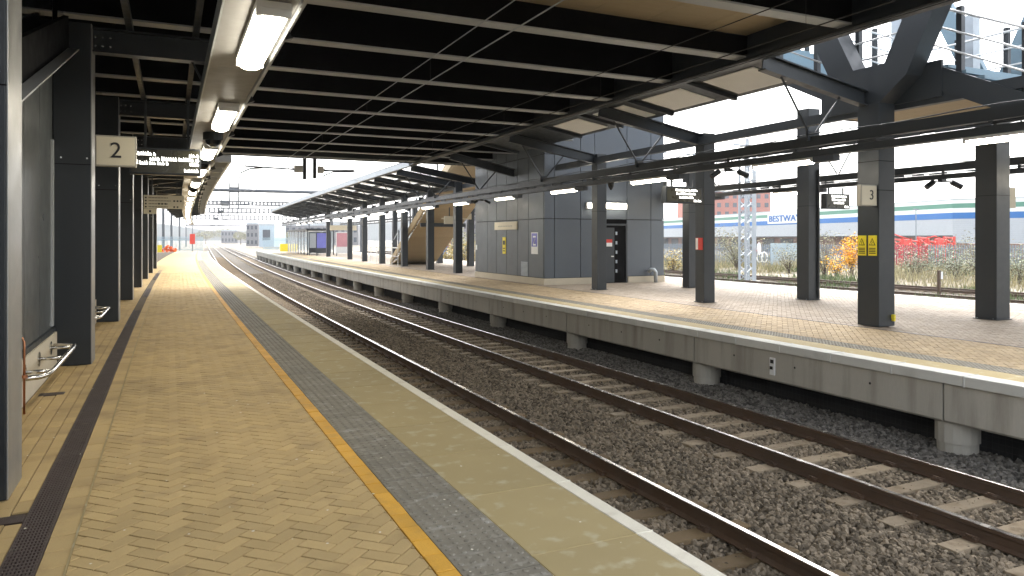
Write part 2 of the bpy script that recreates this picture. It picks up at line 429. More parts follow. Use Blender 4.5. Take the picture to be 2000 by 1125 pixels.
def brick(mb, poly, z, ch=.003, deep=.014, tilt=True):
    """a paving block: chamfered top and sides only"""
    m = len(poly); n = len(mb.v)
    cx = sum(p[0] for p in poly)/m; cy = sum(p[1] for p in poly)/m
    tx, ty = (random.gauss(0, .006), random.gauss(0, .006)) if tilt else (0, 0)
    dz = random.gauss(0, .0009)
    zz = lambda x, y: z+dz+(x-cx)*tx+(y-cy)*ty
    mb.v += [(x, y, zz(x, y)-deep) for x, y in poly]
    if ch:
        mb.v += [(x, y, zz(x, y)-ch) for x, y in poly]
        ins = []
        for x, y in poly:
            d = math.hypot(x-cx, y-cy) or 1; ins.append((x-(x-cx)/d*ch*1.5, y-(y-cy)/d*ch*1.5))
        mb.v += [(x, y, zz(x, y)) for x, y in ins]
        for q in range(m):
            r = (q+1) % m
            mb.f.append([n+q, n+r, n+m+r, n+m+q]); mb.f.append([n+m+q, n+m+r, n+2*m+r, n+2*m+q])
        mb.f.append([n+2*m+q for q in range(m)])
    else:
        mb.v += [(x, y, zz(x, y)) for x, y in poly]
        for q in range(m):
            r = (q+1) % m; mb.f.append([n+q, n+r, n+m+r, n+m+q])
        mb.f.append([n+m+q for q in range(m)])
def rect(x0, x1, y0, y1): return [(x0, y0), (x1, y0), (x1, y1), (x0, y1)]

blocks = [(c, ctr, w) for c, ctr, a, w in herringbone(-.475, 1.225, 1.0, 40.0)]
# straight rows left of the drain and the border row right of it
rows = [(-1.335, -1.225), (-1.222, -1.112), (-1.109, -.999), (-.996, -.886), (-.883, -.793)]
for i, (a, b) in enumerate(rows):
    y = 1.0+(.105 if i % 2 else 0)
    while y < 40: blocks.append((rect(a+.002, b-.002, y+.002, y+.218), ((a+b)/2, y+.11), True)); y += .221
y = 1.0
while y < 40: blocks.append((rect(-.612, -.486, y+.002, y+.226), (-.55, y+.11), True)); y += .229
# left out where the gully, cross drain and columns stand
def blocked(c):
    x, y = c
    return (-1.36 < x < -.78 and 5.20 < y < 5.36) or (-1.30 < x < -1.02 and 9.30 < y < 9.46)
blocks = [b for b in blocks if not blocked(b[1])]
# which of them show largest: the nearest ones inside the frame
def in_view(c, h=1.7):
    x, y = c; f = .4242*x+.9056*y; r = .9056*x-.4242*y
    if f < .2: return None
    px, py = 1000+1430*r/f, 466+1430*h/f
    return f if (-30 < px < 2030 and py < 1140) else None
vis = sorted([(in_view(b[1]), i) for i, b in enumerate(blocks) if in_view(b[1]) is not None])
near_ids = set(i for f, i in vis[:300])
stuff = MB()
for i, (poly, ctr, w) in enumerate(blocks):
    if i in near_ids:
        b = MB(); brick(b, poly, .0); b.build('brick', mt['buff'], P1)
    elif in_view(ctr) is not None or ctr[1] > 2: brick(stuff, poly, .0, ch=.003 if ctr[1] < 14 else 0)
stuff.build('brick', mt['buff'], P1, kind='stuff')
far = MB(); far.long(-1.335, 1.225, 40, PEND-.5, -.02, .0); far.build('paving', mt['buff'], P1)
# pale joint strip
j = MB(); j.long(-.485, -.476, 1, 40, -.02, .003, 3); j.build('joint_strip', mt['edge'], P1)
# yellow painted row
st = MB(); y = 1.0; k = 0
while y < 70:
    q = rect(1.229, 1.338, y+.002, y+.208)
    f = in_view((1.28, y+.1))
    if f is not None and k < 150:
        b = MB(); brick(b, q, .002); b.build('yellow_brick', mt['yellow'], P1); k += 1
    elif f is not None: brick(st, q, .002, 0)
    y += .211
st.build('yellow_brick', mt['yellow'], P1, kind='stuff')
yl = MB(); yl.long(1.23, 1.338, 70, PEND-.5, -.02, .002); yl.build('yellow_line', mt['yellow'], P1)
# tactile slabs with rows of flat topped domes
tb = MB(); tb.box(-.207, .207, -.197, .197, -.03, 0)
def dome(mb, x, y, r=.0175, h=.0055, n=8):
    b = len(mb.v)
    for rr, z in ((r, 0), (r*.72, h)):
        for q in range(n): mb.v.append((x+rr*math.cos(6.2832*q/n), y+rr*math.sin(6.2832*q/n), z))
    for q in range(n):
        s2 = (q+1) % n; mb.f.append([b+q, b+s2, b+n+s2, b+n+q])
    mb.f.append([b+n+q for q in range(n)])
for ix in range(6):
    for iy in range(6): dome(tb, -.172+ix*.0688, -.165+iy*.066)
me_tac = tb.mesh('tactile_slab', mt['tactile'], bent=False)
y = 1.2
while y < 62:
    place('tactile_slab', me_tac, P1, (bend(1.549, y), y, .001+random.gauss(0, .0006)), (random.gauss(0, .002), random.gauss(0, .002), 0)); y += .4
tf = MB(); tf.long(1.342, 1.756, 62, PEND-.5, -.02, .001); tf.build('tactile_paving', mt['tactile'], P1)
# edge slabs with a white nosing
y = .6
while y < PEND-.5:
    L = .97
    s_ = MB(); s_.long(1.760, 2.437, y+.0015, y+L-.0015, -.10, 0.0, 2); so = s_.build('edge_slab', mt['edge'], P1, bevel=.004)
    w_ = MB(); w_.long(2.437, 2.545, y+.002, y+L-.002, -.11, .003, 2); w_.build('white_nosing', mt['white_edge'], so, bevel=.004)
    y += L
fw = MB(); fw.long(2.40, 2.455, -4, PEND, -1.3, -.1); fw.build('platform_wall', mt['concrete'], P1)
# specks of litter and gum on the paving
rl = random.Random(21); q = MB()
for i in range(170):
    x = rl.uniform(-1.3, 2.42); y = 3.4+rl.random()**1.6*16; r = rl.uniform(.004, .011); a0 = rl.uniform(0, 6.28)
    q.poly([(x+r*math.cos(a0+k*1.2566)*rl.uniform(.6, 1.2), y+r*math.sin(a0+k*1.2566)*rl.uniform(.6, 1.4), .0062) for k in range(5)])
q.build('litter_speck', mt['white_edge'], P1, kind='stuff')
# drain channel with gratings let into the paving
def grating(x0, x1, y0, y1, label, barx=.0165, bary=.044):
    t = thing('drain_grating', label, 'drain grating', ((x0+x1)/2, y0, 0), 'drain gratings in the near platform')
    p_ = MB(); p_.long(x0, x1, y0, y1, -.0115, -.0095); p_.build('pit', mt['pit'], t)
    f_ = MB()
    f_.long(x0, x0+.010, y0, y1, -.012, .0035, 2); f_.long(x1-.010, x1, y0, y1, -.012, .0035, 2)
    f_.build('frame', mt['grate'], t)
    b_ = MB(); n = int((x1-x0)/barx)
    for i in range(1, n):
        x = x0+(x1-x0)*i/n; b_.long(x-.0035, x+.0035, y0, y1, -.012, .0015, 3)
    y = y0
    while y < min(y1, 16): b_.box(x0+.01, x1-.01, y, y+.014, -.012, .0025); y += bary
    b_.build('bars', mt['grate'], t, kind='stuff')
    return t
grating(-.790, -.615, 1.2, 19.6, 'long brown slotted drain grating running along the columns of the near platform')
grating(-.75, -.60, 24.0, 28.0, 'short dark drain grating beyond the long one, beside the fourth column')
grating(-.75, -.60, 34.0, 44.0, 'farthest dark drain grating near the wall posters')
grating(-1.34, -.795, 5.22, 5.34, 'narrow cross drain at the foot of the nearest left column', .012, .02)
grating(-1.28, -1.04, 9.31, 9.45, 'small square gully cover in the paving below the perch rail', .016, .02)

# ------------------------------------------------------------------ opposite (island) platform
PE2 = 112
P2 = MB(); P2.long(9.02, 20.0, -4, PE2, -.5, -.012); P2 = P2.build('island_platform', mt['sand'], kind='structure')
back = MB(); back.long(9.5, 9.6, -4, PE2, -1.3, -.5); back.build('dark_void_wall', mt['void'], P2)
y = -1.2; k = 0
while y < PE2-.5:
    s_ = MB(); s_.long(8.85, 9.13, y+.004, y+.996, -.125, .004, 2); s_.build('coping_slab', mt['coping'], P2, bevel=.006); y += 1.0
e2 = MB(); e2.long(9.134, 9.58, -2, PE2-.5, -.05, 0); e2.build('edge_paving', mt['edge'], P2)
y = 3.0
while y < 60:
    place('tactile_slab', me_tac, P2, (bend(9.79, y), y, .001), (0, 0, 0)); y += .4
e3 = MB(); e3.long(9.583, 9.997, 60, PE2-.5, -.05, 0.001); e3.build('tactile_paving', mt['tactile'], P2)
st = MB(); st2 = MB()
hb = herringbone(10.0, 12.03, 4.0, 46.0, .1, .004)
vis = sorted([(in_view(b[1]), i) for i, b in enumerate(hb) if in_view(b[1]) is not None])
nid = set(i for f, i in vis[:300])
for i, (poly, ctr, a, w) in enumerate(hb):
    if i in nid:
        b = MB(); brick(b, poly, 0, 0); b.build('brick', mt['buff_island'], P2)
    elif in_view(ctr) is not None: brick(st, poly, 0, 0)
st.build('brick', mt['buff_island'], P2, kind='stuff')
for poly, ctr, a, w in herringbone(12.12, 19.7, 6.0, 44.0, .1, .004):
    if in_view(ctr) is not None and not (12.6 < ctr[0] < 17.4 and 23.9 < ctr[1] < 30.2): brick(st2, poly, 0, 0)
st2.build('pink_brick', mt['pink'], P2, kind='stuff')
f1 = MB(); f1.long(10.0, 12.03, 46, PE2-.5, -.05, 0); f1.build('paving', mt['buff_island'], P2)
f1 = MB(); f1.long(12.12, 19.7, 44, PE2-.5, -.05, 0); f1.build('pink_paving', mt['pink'], P2)
f1 = MB(); f1.long(12.035, 12.115, 2, PE2-.5, -.05, .001); f1.build('slot_drain', mt['grate'], P2)
f1 = MB(); f1.long(19.7, 20.02, 2, PE2-.5, -.3, .003); f1.build('rear_coping', mt['coping'], P2)
# concrete edge beams on round piers
joints = [1.22, 6.10, 10.97, 15.85, 20.73, 25.6, 30.5, 35.4, 40.2, 45.1, 50, 55, 60, 65, 70, 75, 80, 85, 90, 95, 100, 105, 110]
for a, b in zip(joints[:-1], joints[1:]):
    m_ = MB()
    m_.profile([(8.905, -.127), (8.905, -.60), (8.935, -.63), (9.5, -.63), (9.5, -.127)], a+.015, b-.015, 3)
    bo = m_.build('edge_beam', mt['concrete'], P2, bevel=0)
    if b < 40:
        h_ = MB()
        for q in (.22, .5, .78):
            yy = a+(b-a)*q; h_.tube([(8.903, yy, -.33), (8.908, yy, -.33)], .018, 8)
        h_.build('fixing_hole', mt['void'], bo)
    pr = MB(); pr.tube([(9.22, b+.02, -1.35), (9.22, b+.02, -.9)], .24, 16); pr.tube([(9.22, b+.02, -.9), (9.22, b+.02, -.63)], .26, 16)
    pr.build('pier', mt['concrete'], P2, smooth=False)
# netting behind the piers
nt = MB()
for zz in range(7): nt.long(9.42, 9.424, 3, 30, -1.12+zz*.08, -1.114+zz*.08, 4)
yy = 3.0
while yy < 30: nt.box(9.42, 9.424, yy, yy+.006, -1.15, -.62); yy += .08
nt.build('netting', mt['netting'], P2, kind='stuff')
t = thing('edge_marker', 'small white marker plate on the concrete edge beam opposite', 'marker plate', (8.90, 9.0, -.4))
q = MB(); q.box(8.885, 8.903, 8.94, 9.05, -.52, -.24); q.build('plate', mt['white'], t)
q = MB(); q.box(8.880, 8.886, 8.96, 9.03, -.33, -.27); q.box(8.880, 8.886, 8.98, 9.04, -.43, -.38); q.build('marking', mt['ink'], t)

# ------------------------------------------------------------------ footbridge over the tracks
ZB = 5.0
BR = thing('footbridge', 'wide dark footbridge deck crossing over both tracks, with pale beam flanges', 'footbridge', (0, 19, 5))
ys = [3.65, 5.9, 8.12, 10.4, 12.62, 14.85, 17.0, 19.1, 21.5, 23.3, 25.8, 28.2]
for i, y in enumerate(ys):
    x1 = 9.64 if y < 21 else 12.3
    dp = .42 if abs(y-10.4) < .1 else .80
    w_ = MB(); w_.box(-6, x1, y-.03, y+.03, ZB+.03, ZB+dp); bo = w_.build('beam', mt['black'], BR, bent=False)
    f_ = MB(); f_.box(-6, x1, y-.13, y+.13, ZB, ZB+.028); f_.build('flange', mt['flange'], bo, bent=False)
s_ = MB()
s_.box(-6, 9.6, 3.0, 8.1, ZB+.81, ZB+1.0); s_.box(-6, 9.65, 10.43, 30.3, ZB+.81, ZB+1.0); s_.box(9.655, 12.3, 20.5, 30.3, ZB+.81, ZB+1.0)  # unseen near end cut short to let sky light onto the foreground
s_.build('deck', mt['black'], BR, bent=False)
s_ = MB(); s_.box(-6, 9.65, 8.1, 10.43, ZB+.90, ZB+1.0); s_.build('deck', mt['black'], BR, bent=False)
for i in range(14):
    x = -6+i*1.115
    q = MB(); q.box(x+.004, x+1.111, 8.16, 10.36, ZB+.43, ZB+.45); q.build('soffit_panel', mt['tan'], BR, bent=False)
f_ = MB(); f_.box(-6, 12.3, 30.3, 30.42, ZB-.06, ZB+2.3); f_.build('fascia', mt['steel'], BR, bent=False)
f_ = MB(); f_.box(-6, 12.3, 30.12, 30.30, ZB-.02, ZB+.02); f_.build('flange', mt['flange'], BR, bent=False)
p_ = MB()
p_.box(-6, 9.6, 2.88, 2.98, ZB, ZB+2.3); p_.box(9.66, 9.76, 2.9, 20.4, ZB+.03, ZB+2.2)
p_.build('parapet', mt['steel'], BR, bent=False)
# ------------------------------------------------------------------ overhead line
def wire(mb, p, q, r=.009, sag=0.0, n=8):
    pts = []
    for i in range(n+1):
        t = i/n; v = Vector(p).lerp(Vector(q), t); v.z -= sag*4*t*(1-t); pts.append(v)
    mb.tube(pts, r, 5, False)
OL = thing('overhead_line', 'overhead contact wires of the near track running under the bridge', 'overhead wires', (4.07, 0, 4.4))
for z, nm, r in ((4.42, 'contact_wire', .0095), (4.80, 'catenary_wire', .0085)):
    w_ = MB(); w_.tube([(4.07+(.0 if z < 4.5 else 0), y, z) for y in (-2, 10, 20, 30.4, 45, 60, 80, 105, 140)], r, 5); w_.build(nm, mt['galv'], OL)
OL2 = thing('overhead_line', 'overhead contact wires of the far track near the bridge right side', 'overhead wires', (7.5, 0, 4.4))
for z, nm, r in ((4.42, 'contact_wire', .0095), (4.87, 'catenary_wire', .0085)):
    w_ = MB(); w_.tube([(7.5, y, z) for y in (-2, 10, 20, 30.4, 45, 60, 80, 105, 140)], r, 5); w_.build(nm, mt['cable'], OL2)
for (o, x) in ((OL, 4.07), (OL2, 7.5)):
    d_ = MB()
    for y in (7, 12, 16.5, 22, 27, 36, 42, 50, 58, 66): d_.tube([(x, y, 4.42), (x, y, 4.8)], .004, 4)
    d_.build('dropper', mt['cable'], o)
CT = thing('wire_support', 'wire support arms hanging from twin drop tubes at the bridge far edge', 'wire support', (5.2, 30.6, 5))
d_ = MB(); d_.box(4.92, 5.05, 30.45, 30.58, 4.1, 5.15); d_.build('drop_tube', mt['steel'], CT, bent=False)
d_ = MB(); d_.box(5.32, 5.45, 30.45, 30.58, 4.15, 5.15); d_.build('drop_tube', mt['steel'], CT, bent=False)
for sg, x0, L in ((-1, 4.9, 2.2), (1, 5.5, 1.5)):
    a_ = MB()
    a_.tube([(x0, 30.5, 4.52), (x0+sg*.5, 30.5, 4.50)], [.09, .03], 8)
    a_.tube([(x0+sg*.45, 30.5, 4.50), (x0+sg*L, 30.5, 4.55-.0)], .035, 6)
    xe = x0+sg*L
    a_.tube([(xe, 30.5, 4.55), (xe-sg*.0, 30.5, 4.62)], .02, 6)
    ao = a_.build('registration_arm', mt['steel'], CT, bent=False)
    b_ = MB(); bx_ = x0+(sg*1.6 if sg < 0 else .2)
    b_.tube([(x0+(-1.55 if sg < 0 else 1.9), 30.5, 4.5), (x0+(-2.0 if sg < 0 else .65), 30.5, 4.46), (x0+(-2.35 if sg < 0 else .25), 30.5, 4.28), (x0+(-2.4 if sg < 0 else .18), 30.5, 4.05)], .032, 6)
    b_.build('steady_arm', mt['steel'], ao, bent=False)
    i_ = MB(); i_.box(x0+(-.33 if sg < 0 else .0), x0+(0 if sg < 0 else .24), 30.4, 30.6, 4.38, 4.66); i_.build('insulator', mt['white'], ao, bent=False)
    w_ = MB(); wire(w_, (x0+sg*.6, 30.5, 4.5), (x0+sg*1.3, 30.5, 4.15), .006); wire(w_, (x0+sg*1.3, 30.5, 4.15), (x0+sg*2.1, 30.5, 4.1), .006); w_.build('stay_wire', mt['cable'], ao, bent=False)

# ------------------------------------------------------------------ near platform columns, wall, canopy
def column_near(y, h, label, top=4.6):
    t = thing('steel_column', label, 'column', (-1.15, y+.21, 0), 'columns along the near platform')
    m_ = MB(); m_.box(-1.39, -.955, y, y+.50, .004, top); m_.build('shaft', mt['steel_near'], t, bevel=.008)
    s_ = MB(); s_.box(-.954, -.945, y+.004, y+.496, .004, top); s_.build('sky_lit_side', mt['sky_lit_side'], t, bevel=.003)
    s_ = MB(); s_.box(-1.392, -.953, y-.002, y+.05, 2.69, 2.70); s_.build('joint_line', mt['black'], t)
    b_ = MB()
    for q in (-1.3, -1.0): b_.tube([(q, y-.004, 2.78), (q, y+.0, 2.78)], .012, 6)
    b_.build('bolt', mt['stainless'], t)
    return t
near_cols = [(-.0, 'x')]
cy = [5.68, 11.35, 17.0, 22.8, 28.6, 34.4, 40.2, 46.0]
cl = ['nearest dark steel column at the left frame edge, next to a copper pipe',
      'dark steel column standing behind the perch rail and holding the square number sign',
      'dark steel column just past the number sign, third along the near platform',
      'slim looking dark column below the left end of the departure board',
      'dark column in front of the wall of posters',
      'dark column beside the cream direction sign',
      'dark column just beyond the cream direction sign',
      'farthest dark column on the near platform before the open end']
for y, l_ in zip(cy, cl): column_near(y, 4.6, l_)
SB = thing('station_building', 'long dark panelled station wall behind the left columns, on a cream plinth', 'station building', (-1.5, 20, 0))
def wall_run(y0, y1, z0, z1, n, mat, x=-1.40):
    for i in range(n):
        a = y0+(y1-y0)*i/n; b = y0+(y1-y0)*(i+1)/n
        q = MB(); q.box(x-.06, x, a+.006, b-.006, z0, z1); q.build('wall_panel', mat, SB, bevel=.004)
y = 0.2
for a, b in zip([0.0]+[c+.50 for c in cy[:-1]], cy):
    if 5 < a < 8:
        n = 5
        for i in range(n):
            u0 = a+(b-a)*i/n+.006; u1 = a+(b-a)*(i+1)/n-.006
            t0, t1 = 3.02+(u0-7.78)*.334, 3.02+(u1-7.78)*.334
            q = MB(); q.prism([(-1.46, u0, .5), (-1.46, u1, .5), (-1.46, u1, t1), (-1.46, u0, t0)][::-1], (.06, 0, 0)); q.build('wall_panel', mt['wall_clad'], SB)
            q = MB(); q.prism([(-1.46, u0, t0+.01), (-1.46, u1, t1+.01), (-1.46, u1, 5.6), (-1.46, u0, 5.6)][::-1], (.06, 0, 0)); q.build('upper_panel', mt['dark_glass'], SB)
    else:
        wall_run(a, b, .50, 3.0, 5, mt['wall_clad'])
        wall_run(a, b, 3.01, 5.6, 5, mt['dark_glass'])
    g_ = MB(); g_.long(-1.40, -1.365, a, b, .47, .53); g_.build('drip_sill', mt['steel'], SB)
    q = MB(); q.box(-1.41, -1.375, b-.14, b-.02, .55, 3.0); q.build('pale_corner_strip', mt['flange'], SB)
b_ = MB(); b_.long(-1.60, -1.47, -1, 52, 0, 5.6); b_.build('backing_wall', mt['steel'], SB)
b_ = MB(); b_.long(-1.46, -1.345, 6.2, 52, -.01, .47); b_.build('plinth', mt['pale_concrete'], SB)
for k, (y, h) in enumerate(((29.4, 0), (31.6, 1), (35.2, 0), (37.4, 1), (41.0, 0))):
    t = thing('wall_poster', ['white framed poster with a pink foot nearest along the far wall', 'white poster second along the far left wall', 'pale poster between the two columns by the direction sign', 'pink and white poster past the direction sign column', 'last poster at the far end of the left wall'][k], 'poster', (-1.36, y, 1), 'posters on the far part of the left wall')
    q = MB(); q.box(-1.395, -1.34, y, y+1.7, .75, 3.0); q.build('frame', mt['galv'], t)
    q = MB(); q.box(-1.345, -1.33, y+.08, y+1.62, 1.7, 2.9); q.build('sheet', mt['white'], t)
    q = MB(); q.box(-1.345, -1.33, y+.08, y+1.62, 1.25, 1.69); q.build('sheet', mt['poster_pink'] if h == 0 else mt['warehouse'], t)
    q = MB(); q.box(-1.345, -1.33, y+.08, y+1.62, .85, 1.24); q.build('sheet', mt['cream'], t)
def perch(y0, y1, label):
    t = thing('perch_rail', label, 'perch rail', (-1.2, (y0+y1)/2, 0), 'perch rails along the left wall')
    r_ = MB()
    r_.tube([(-1.345, y1, .33), (-1.16, y1-.02, .33), (-1.10, y1-.10, .33), (-1.09, y1-.3, .33), (-1.09, y0+.35, .33), (-1.11, y0+.12, .33), (-1.17, y0, .33), (-1.345, y0-.06, .33)], .026, 10)
    r_.build('rail', mt['stainless'], t, smooth=True)
    n = max(2, int((y1-y0)/.75))
    for i in range(n):
        y = y0+.35+(y1-y0-.6)*i/(n-1)
        b_ = MB(); b_.tube([(-1.345, y, .33), (-1.09, y, .33)], .02, 8); bo = b_.build('bracket', mt['stainless'], t, smooth=True)
        f_ = MB(); f_.tube([(-1.345, y, .33), (-1.333, y, .33)], .085, 16); f_.build('wall_flange', mt['stainless'], bo)
    return t
perch(8.55, 11.0, 'curved stainless perch rail low on the wall behind the nearest column')
perch(14.4, 16.75, 'stainless perch rail low on the wall between the second and third columns')
t = thing('copper_pipe', 'thin copper pipe rising from the paving beside the nearest perch rail', 'pipe', (-1.28, 8.35, 0))
q = MB(); q.tube([(-1.27, 8.42, 0), (-1.27, 8.42, .70), (-1.285, 8.42, .735), (-1.345, 8.42, .74)], .011, 8); q.build('pipe', mt['copper'], t, smooth=True)
q = MB(); q.tube([(-1.27, 8.42, .35), (-1.27, 8.42, .38)], .03, 8); q.build('clip', mt['copper'], t)

CN = thing('platform_canopy', 'dark steel canopy frame over the near platform with transverse beams', 'canopy', (0, 20, 4.5))
for i, y in enumerate(cy):
    r_ = MB()
    r_.ibeam((-1.15, y+.2, 4.42), (.78, y+.2, 4.42), .2, .34, .025)
    r_.ibeam((.70, y+.2, 4.46), (1.66, y+.2, 4.86), .16, .24, .02)
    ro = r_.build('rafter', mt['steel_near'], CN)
    b_ = MB()
    for q in range(4):
        for w in range(2): b_.tube([(-1.0+q*.09, y+.09, 4.33+w*.12), (-1.0+q*.09, y+.10, 4.33+w*.12)], .014, 6)
    b_.build('bolt', mt['stainless'], ro)
    k_ = MB(); k_.bar((.30, y+.2, 4.26), (.62, y+.2, 3.62), .012, .03); k_.bar((.95, y+.2, 4.46), (.63, y+.2, 3.62), .012, .03); k_.build('hanger', mt['steel_near'], ro)
def rake(y): return 3.06+(y-7.78)*.334
r_ = MB(); r_.prism([(-1.27, 6.3, rake(6.3)), (-1.27, 11.33, rake(11.33)), (-1.27, 11.33, rake(11.33)+.42), (-1.27, 6.3, rake(6.3)+.42)], (.06, 0, 0)); ro = r_.build('raking_beam', mt['black'], CN)
r_ = MB(); r_.prism([(-1.385, 6.3, rake(6.3)-.02), (-1.385, 11.3, rake(11.3)-.02), (-1.385, 11.3, rake(11.3)-.003), (-1.385, 6.3, rake(6.3)-.003)], (.30, 0, 0)); r_.build('flange', mt['flange'], ro)  # pale colour stands in for light reflected onto the underside, web kept black
e_ = MB(); e_.long(1.60, 1.68, -2, 30.2, 4.86, 5.02, 5); e_.build('edge_angle', mt['flange'], CN)
for x, z in ((-.5, 4.66), (.35, 4.66)):
    p_ = MB(); p_.long(x-.04, x+.04, -2, 52, z-.06, z+.06, 5); p_.build('purlin', mt['steel_near'], CN)
# beyond the bridge: roof sheets and ladder-like outer edge
for i in range(14):
    y = 31+i*5.0
    q = MB(); q.prism([(-1.4, y+.03, 4.60), (2.05, y+.03, 5.02), (2.05, y+4.97, 5.02), (-1.4, y+4.97, 4.60)], (0, 0, .05)); q.build('roof_sheet', mt['steel_near'], CN)
    q = MB(); q.long(1.50, 2.05, y, y+.14, 4.72, 4.99, 2); q.long(1.50, 2.05, y+2.5, y+2.62, 4.72, 4.99, 2); q.build('outrigger', mt['flange'], CN)
    q = MB(); q.bar((-1.15, y+2.2, 4.3), (1.6, y+2.2, 4.75), .12, .24); q.build('rafter', mt['steel_near'], CN)
e_ = MB(); e_.long(2.05, 2.14, 31, 101, 4.74, 5.08, 4); e_.build('edge_beam', mt['flange'], CN)
e_ = MB(); e_.long(1.46, 1.54, 31, 101, 4.70, 4.84, 4); e_.build('edge_beam', mt['steel_near'], CN)

TR = thing('lighting_trunking', 'pale soffit trunking carrying the lamps above the near platform', 'trunking', (.63, 20, 3.45))
y = 2.0; 
while y < 100:
    q = MB(); q.long(.37, .88, y+.004, y+2.996, 3.45, 3.56, 3); q.build('tray', mt['tray'], TR); y += 3
q = MB(); q.long(.885, .90, 2, 100, 3.42, 3.60, 4); q.build('edge_trim', mt['flange'], TR)
q = MB(); q.long(.35, .365, 2, 100, 3.42, 3.60, 4); q.build('edge_trim', mt['flange'], TR)

# strip lights
def strip_light(w, L, h=.10):
    t = bpy.data.objects.new('strip_light', None); COL.objects.link(t); LOC[t.name] = Vector((0, 0, 0))
    a = MB(); a.box(-w/2, w/2, 0, L, -.05, 0); a.box(-w/2, w/2, 0, .05, -h, -.05); a.box(-w/2, w/2, L-.05, L, -h, -.05)
    a.build('housing', mt['housing'], t, bent=False, bevel=.006)
    if w < .2:
        g2 = MB(); g2.box(-w/2-.01, w/2+.01, -.50, -.03, -.11, 0); g2.build('gear_box', mt['gantry'], t, bent=False, bevel=.005)
    d = MB(); n = 8; pts = []
    for i in range(n+1):
        an = math.pi*i/n; pts.append((-w*.46*math.cos(an), -.05-(h*.85)*math.sin(an)**.7))
    k = len(d.v)
    for yy in (.055, L-.055): d.v += [(x, yy, z) for x, z in pts]
    for i in range(n): d.f.append([k+i, k+i+1, k+n+1+i+1, k+n+1+i])
    d.f.append([k+i for i in range(n+1)]); d.f.append([k+n+1+i for i in range(n+1)][::-1])
    d.build('diffuser', mt['lamp'], t, bent=False, smooth=False)
    return t
proto = None
words_n = ['largest lit strip lamp, top left, on the near trunking', 'lit strip lamp behind the largest one on the near trunking', 'lit strip lamp above the departure board on the near trunking', 'lit strip lamp just past the departure board on the near trunking']
proto = strip_light(.25, 1.82, .11)
ordn = ['fifth', 'sixth', 'seventh', 'eighth', 'ninth', 'tenth', 'eleventh', 'twelfth', 'thirteenth', 'fourteenth', 'fifteenth', 'sixteenth', 'seventeenth', 'eighteenth', 'nineteenth', 'twentieth']
for i in range(18):
    y = 5.62+i*4.45
    if i < 4: lb = words_n[i]
    else: lb = 'lit strip lamp on the near trunking, %s counting from the largest' % ordn[i-4]
    o = proto if i == 0 else dup(proto, (.70, y, 3.448), lb)
    if i == 0: o.location = (.70, y, 3.448)
    tag(o, lb, 'strip light', 'strip lamps over the near platform')

# ------------------------------------------------------------------ island canopy, columns
def column_isl(x, y, w, d, label, top=4.5, group='columns on the island platform'):
    t = thing('steel_column', label, 'column', (x, y, 0), group)
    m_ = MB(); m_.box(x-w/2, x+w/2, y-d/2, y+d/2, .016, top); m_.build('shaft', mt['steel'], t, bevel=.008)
    b_ = MB(); b_.box(x-w/2-.03, x+w/2+.03, y-d/2-.03, y+d/2+.03, .002, .016); bp = b_.build('base_plate', mt['steel'], t)
    b_ = MB()
    for sx_ in (-1, 1):
        for sy_ in (-1, 1): b_.tube([(x+sx_*(w/2+.018), y+sy_*(d/2-.06), .016), (x+sx_*(w/2+.018), y+sy_*(d/2-.06), .032)], .011, 6)
    b_.build('bolt', mt['galv'], bp)
    s_ = MB(); s_.box(x-w/2-.0015, x+w/2+.0015, y-d/2-.0015, y+d/2+.0015, 2.60, 2.608); s_.build('joint_line', mt['black'], t)
    return t
row1 = [(12.98, 15.55, .36, .36, 'dark column with the small red notice, in front of the raised boards'),
        (12.94, 20.85, .36, .36, 'dark column standing in front of the lift tower door'),
        (12.75, 33.8, .36, .36, 'dark column just left of the lift tower'),
        (12.75, 38.2, .36, .36, 'dark column second to the left of the lift tower'),
        (12.75, 43.3, .36, .36, 'dark column third to the left of the lift tower, before the stair'),
        (12.75, 48.8, .36, .36, 'dark column in front of the white stair handrail'),
        (12.75, 54.2, .36, .36, 'dark column left of the white stair handrail'),
        (12.75, 59.7, .36, .36, 'dark column beside the long cream name board'),
        (12.75, 70.0, .36, .36, 'distant dark column near the glass shelter')]
row2 = [(15.78, 9.72, .45, .45, 'wide dark column at the right frame edge', ),
        (16.15, 15.0, .42, .42, 'dark column with a conduit, between the red notice and the yellow warnings'),
        (16.35, 20.4, .36, .36, 'dark column behind the left departure board opposite'),
        (16.6, 36.5, .36, .40, 'rear dark column partly behind the one left of the lift tower'),
        (16.6, 42, .36, .40, 'rear dark column beside the stair underside'),
        (16.6, 48, .36, .40, 'rear dark column at the foot of the far stair'),
        (16.6, 54, .36, .40, 'rear dark column behind the white stair handrail'),
        (16.6, 60, .36, .40, 'rear dark column left of the far stair')]
for a in row1: column_isl(*a)
for a in row2: o = column_isl(*a, top=5.3 if 'conduit' in a[4] else 4.4)
tc = [o for o in bpy.data.objects if o.name.startswith('steel_column') and 'conduit' in o.get('label', '')][0]
q = MB(); q.tube([(16.28, 14.76, .05), (16.28, 14.76, 3.6)], .035, 8); q.build('conduit', mt['steel'], tc)
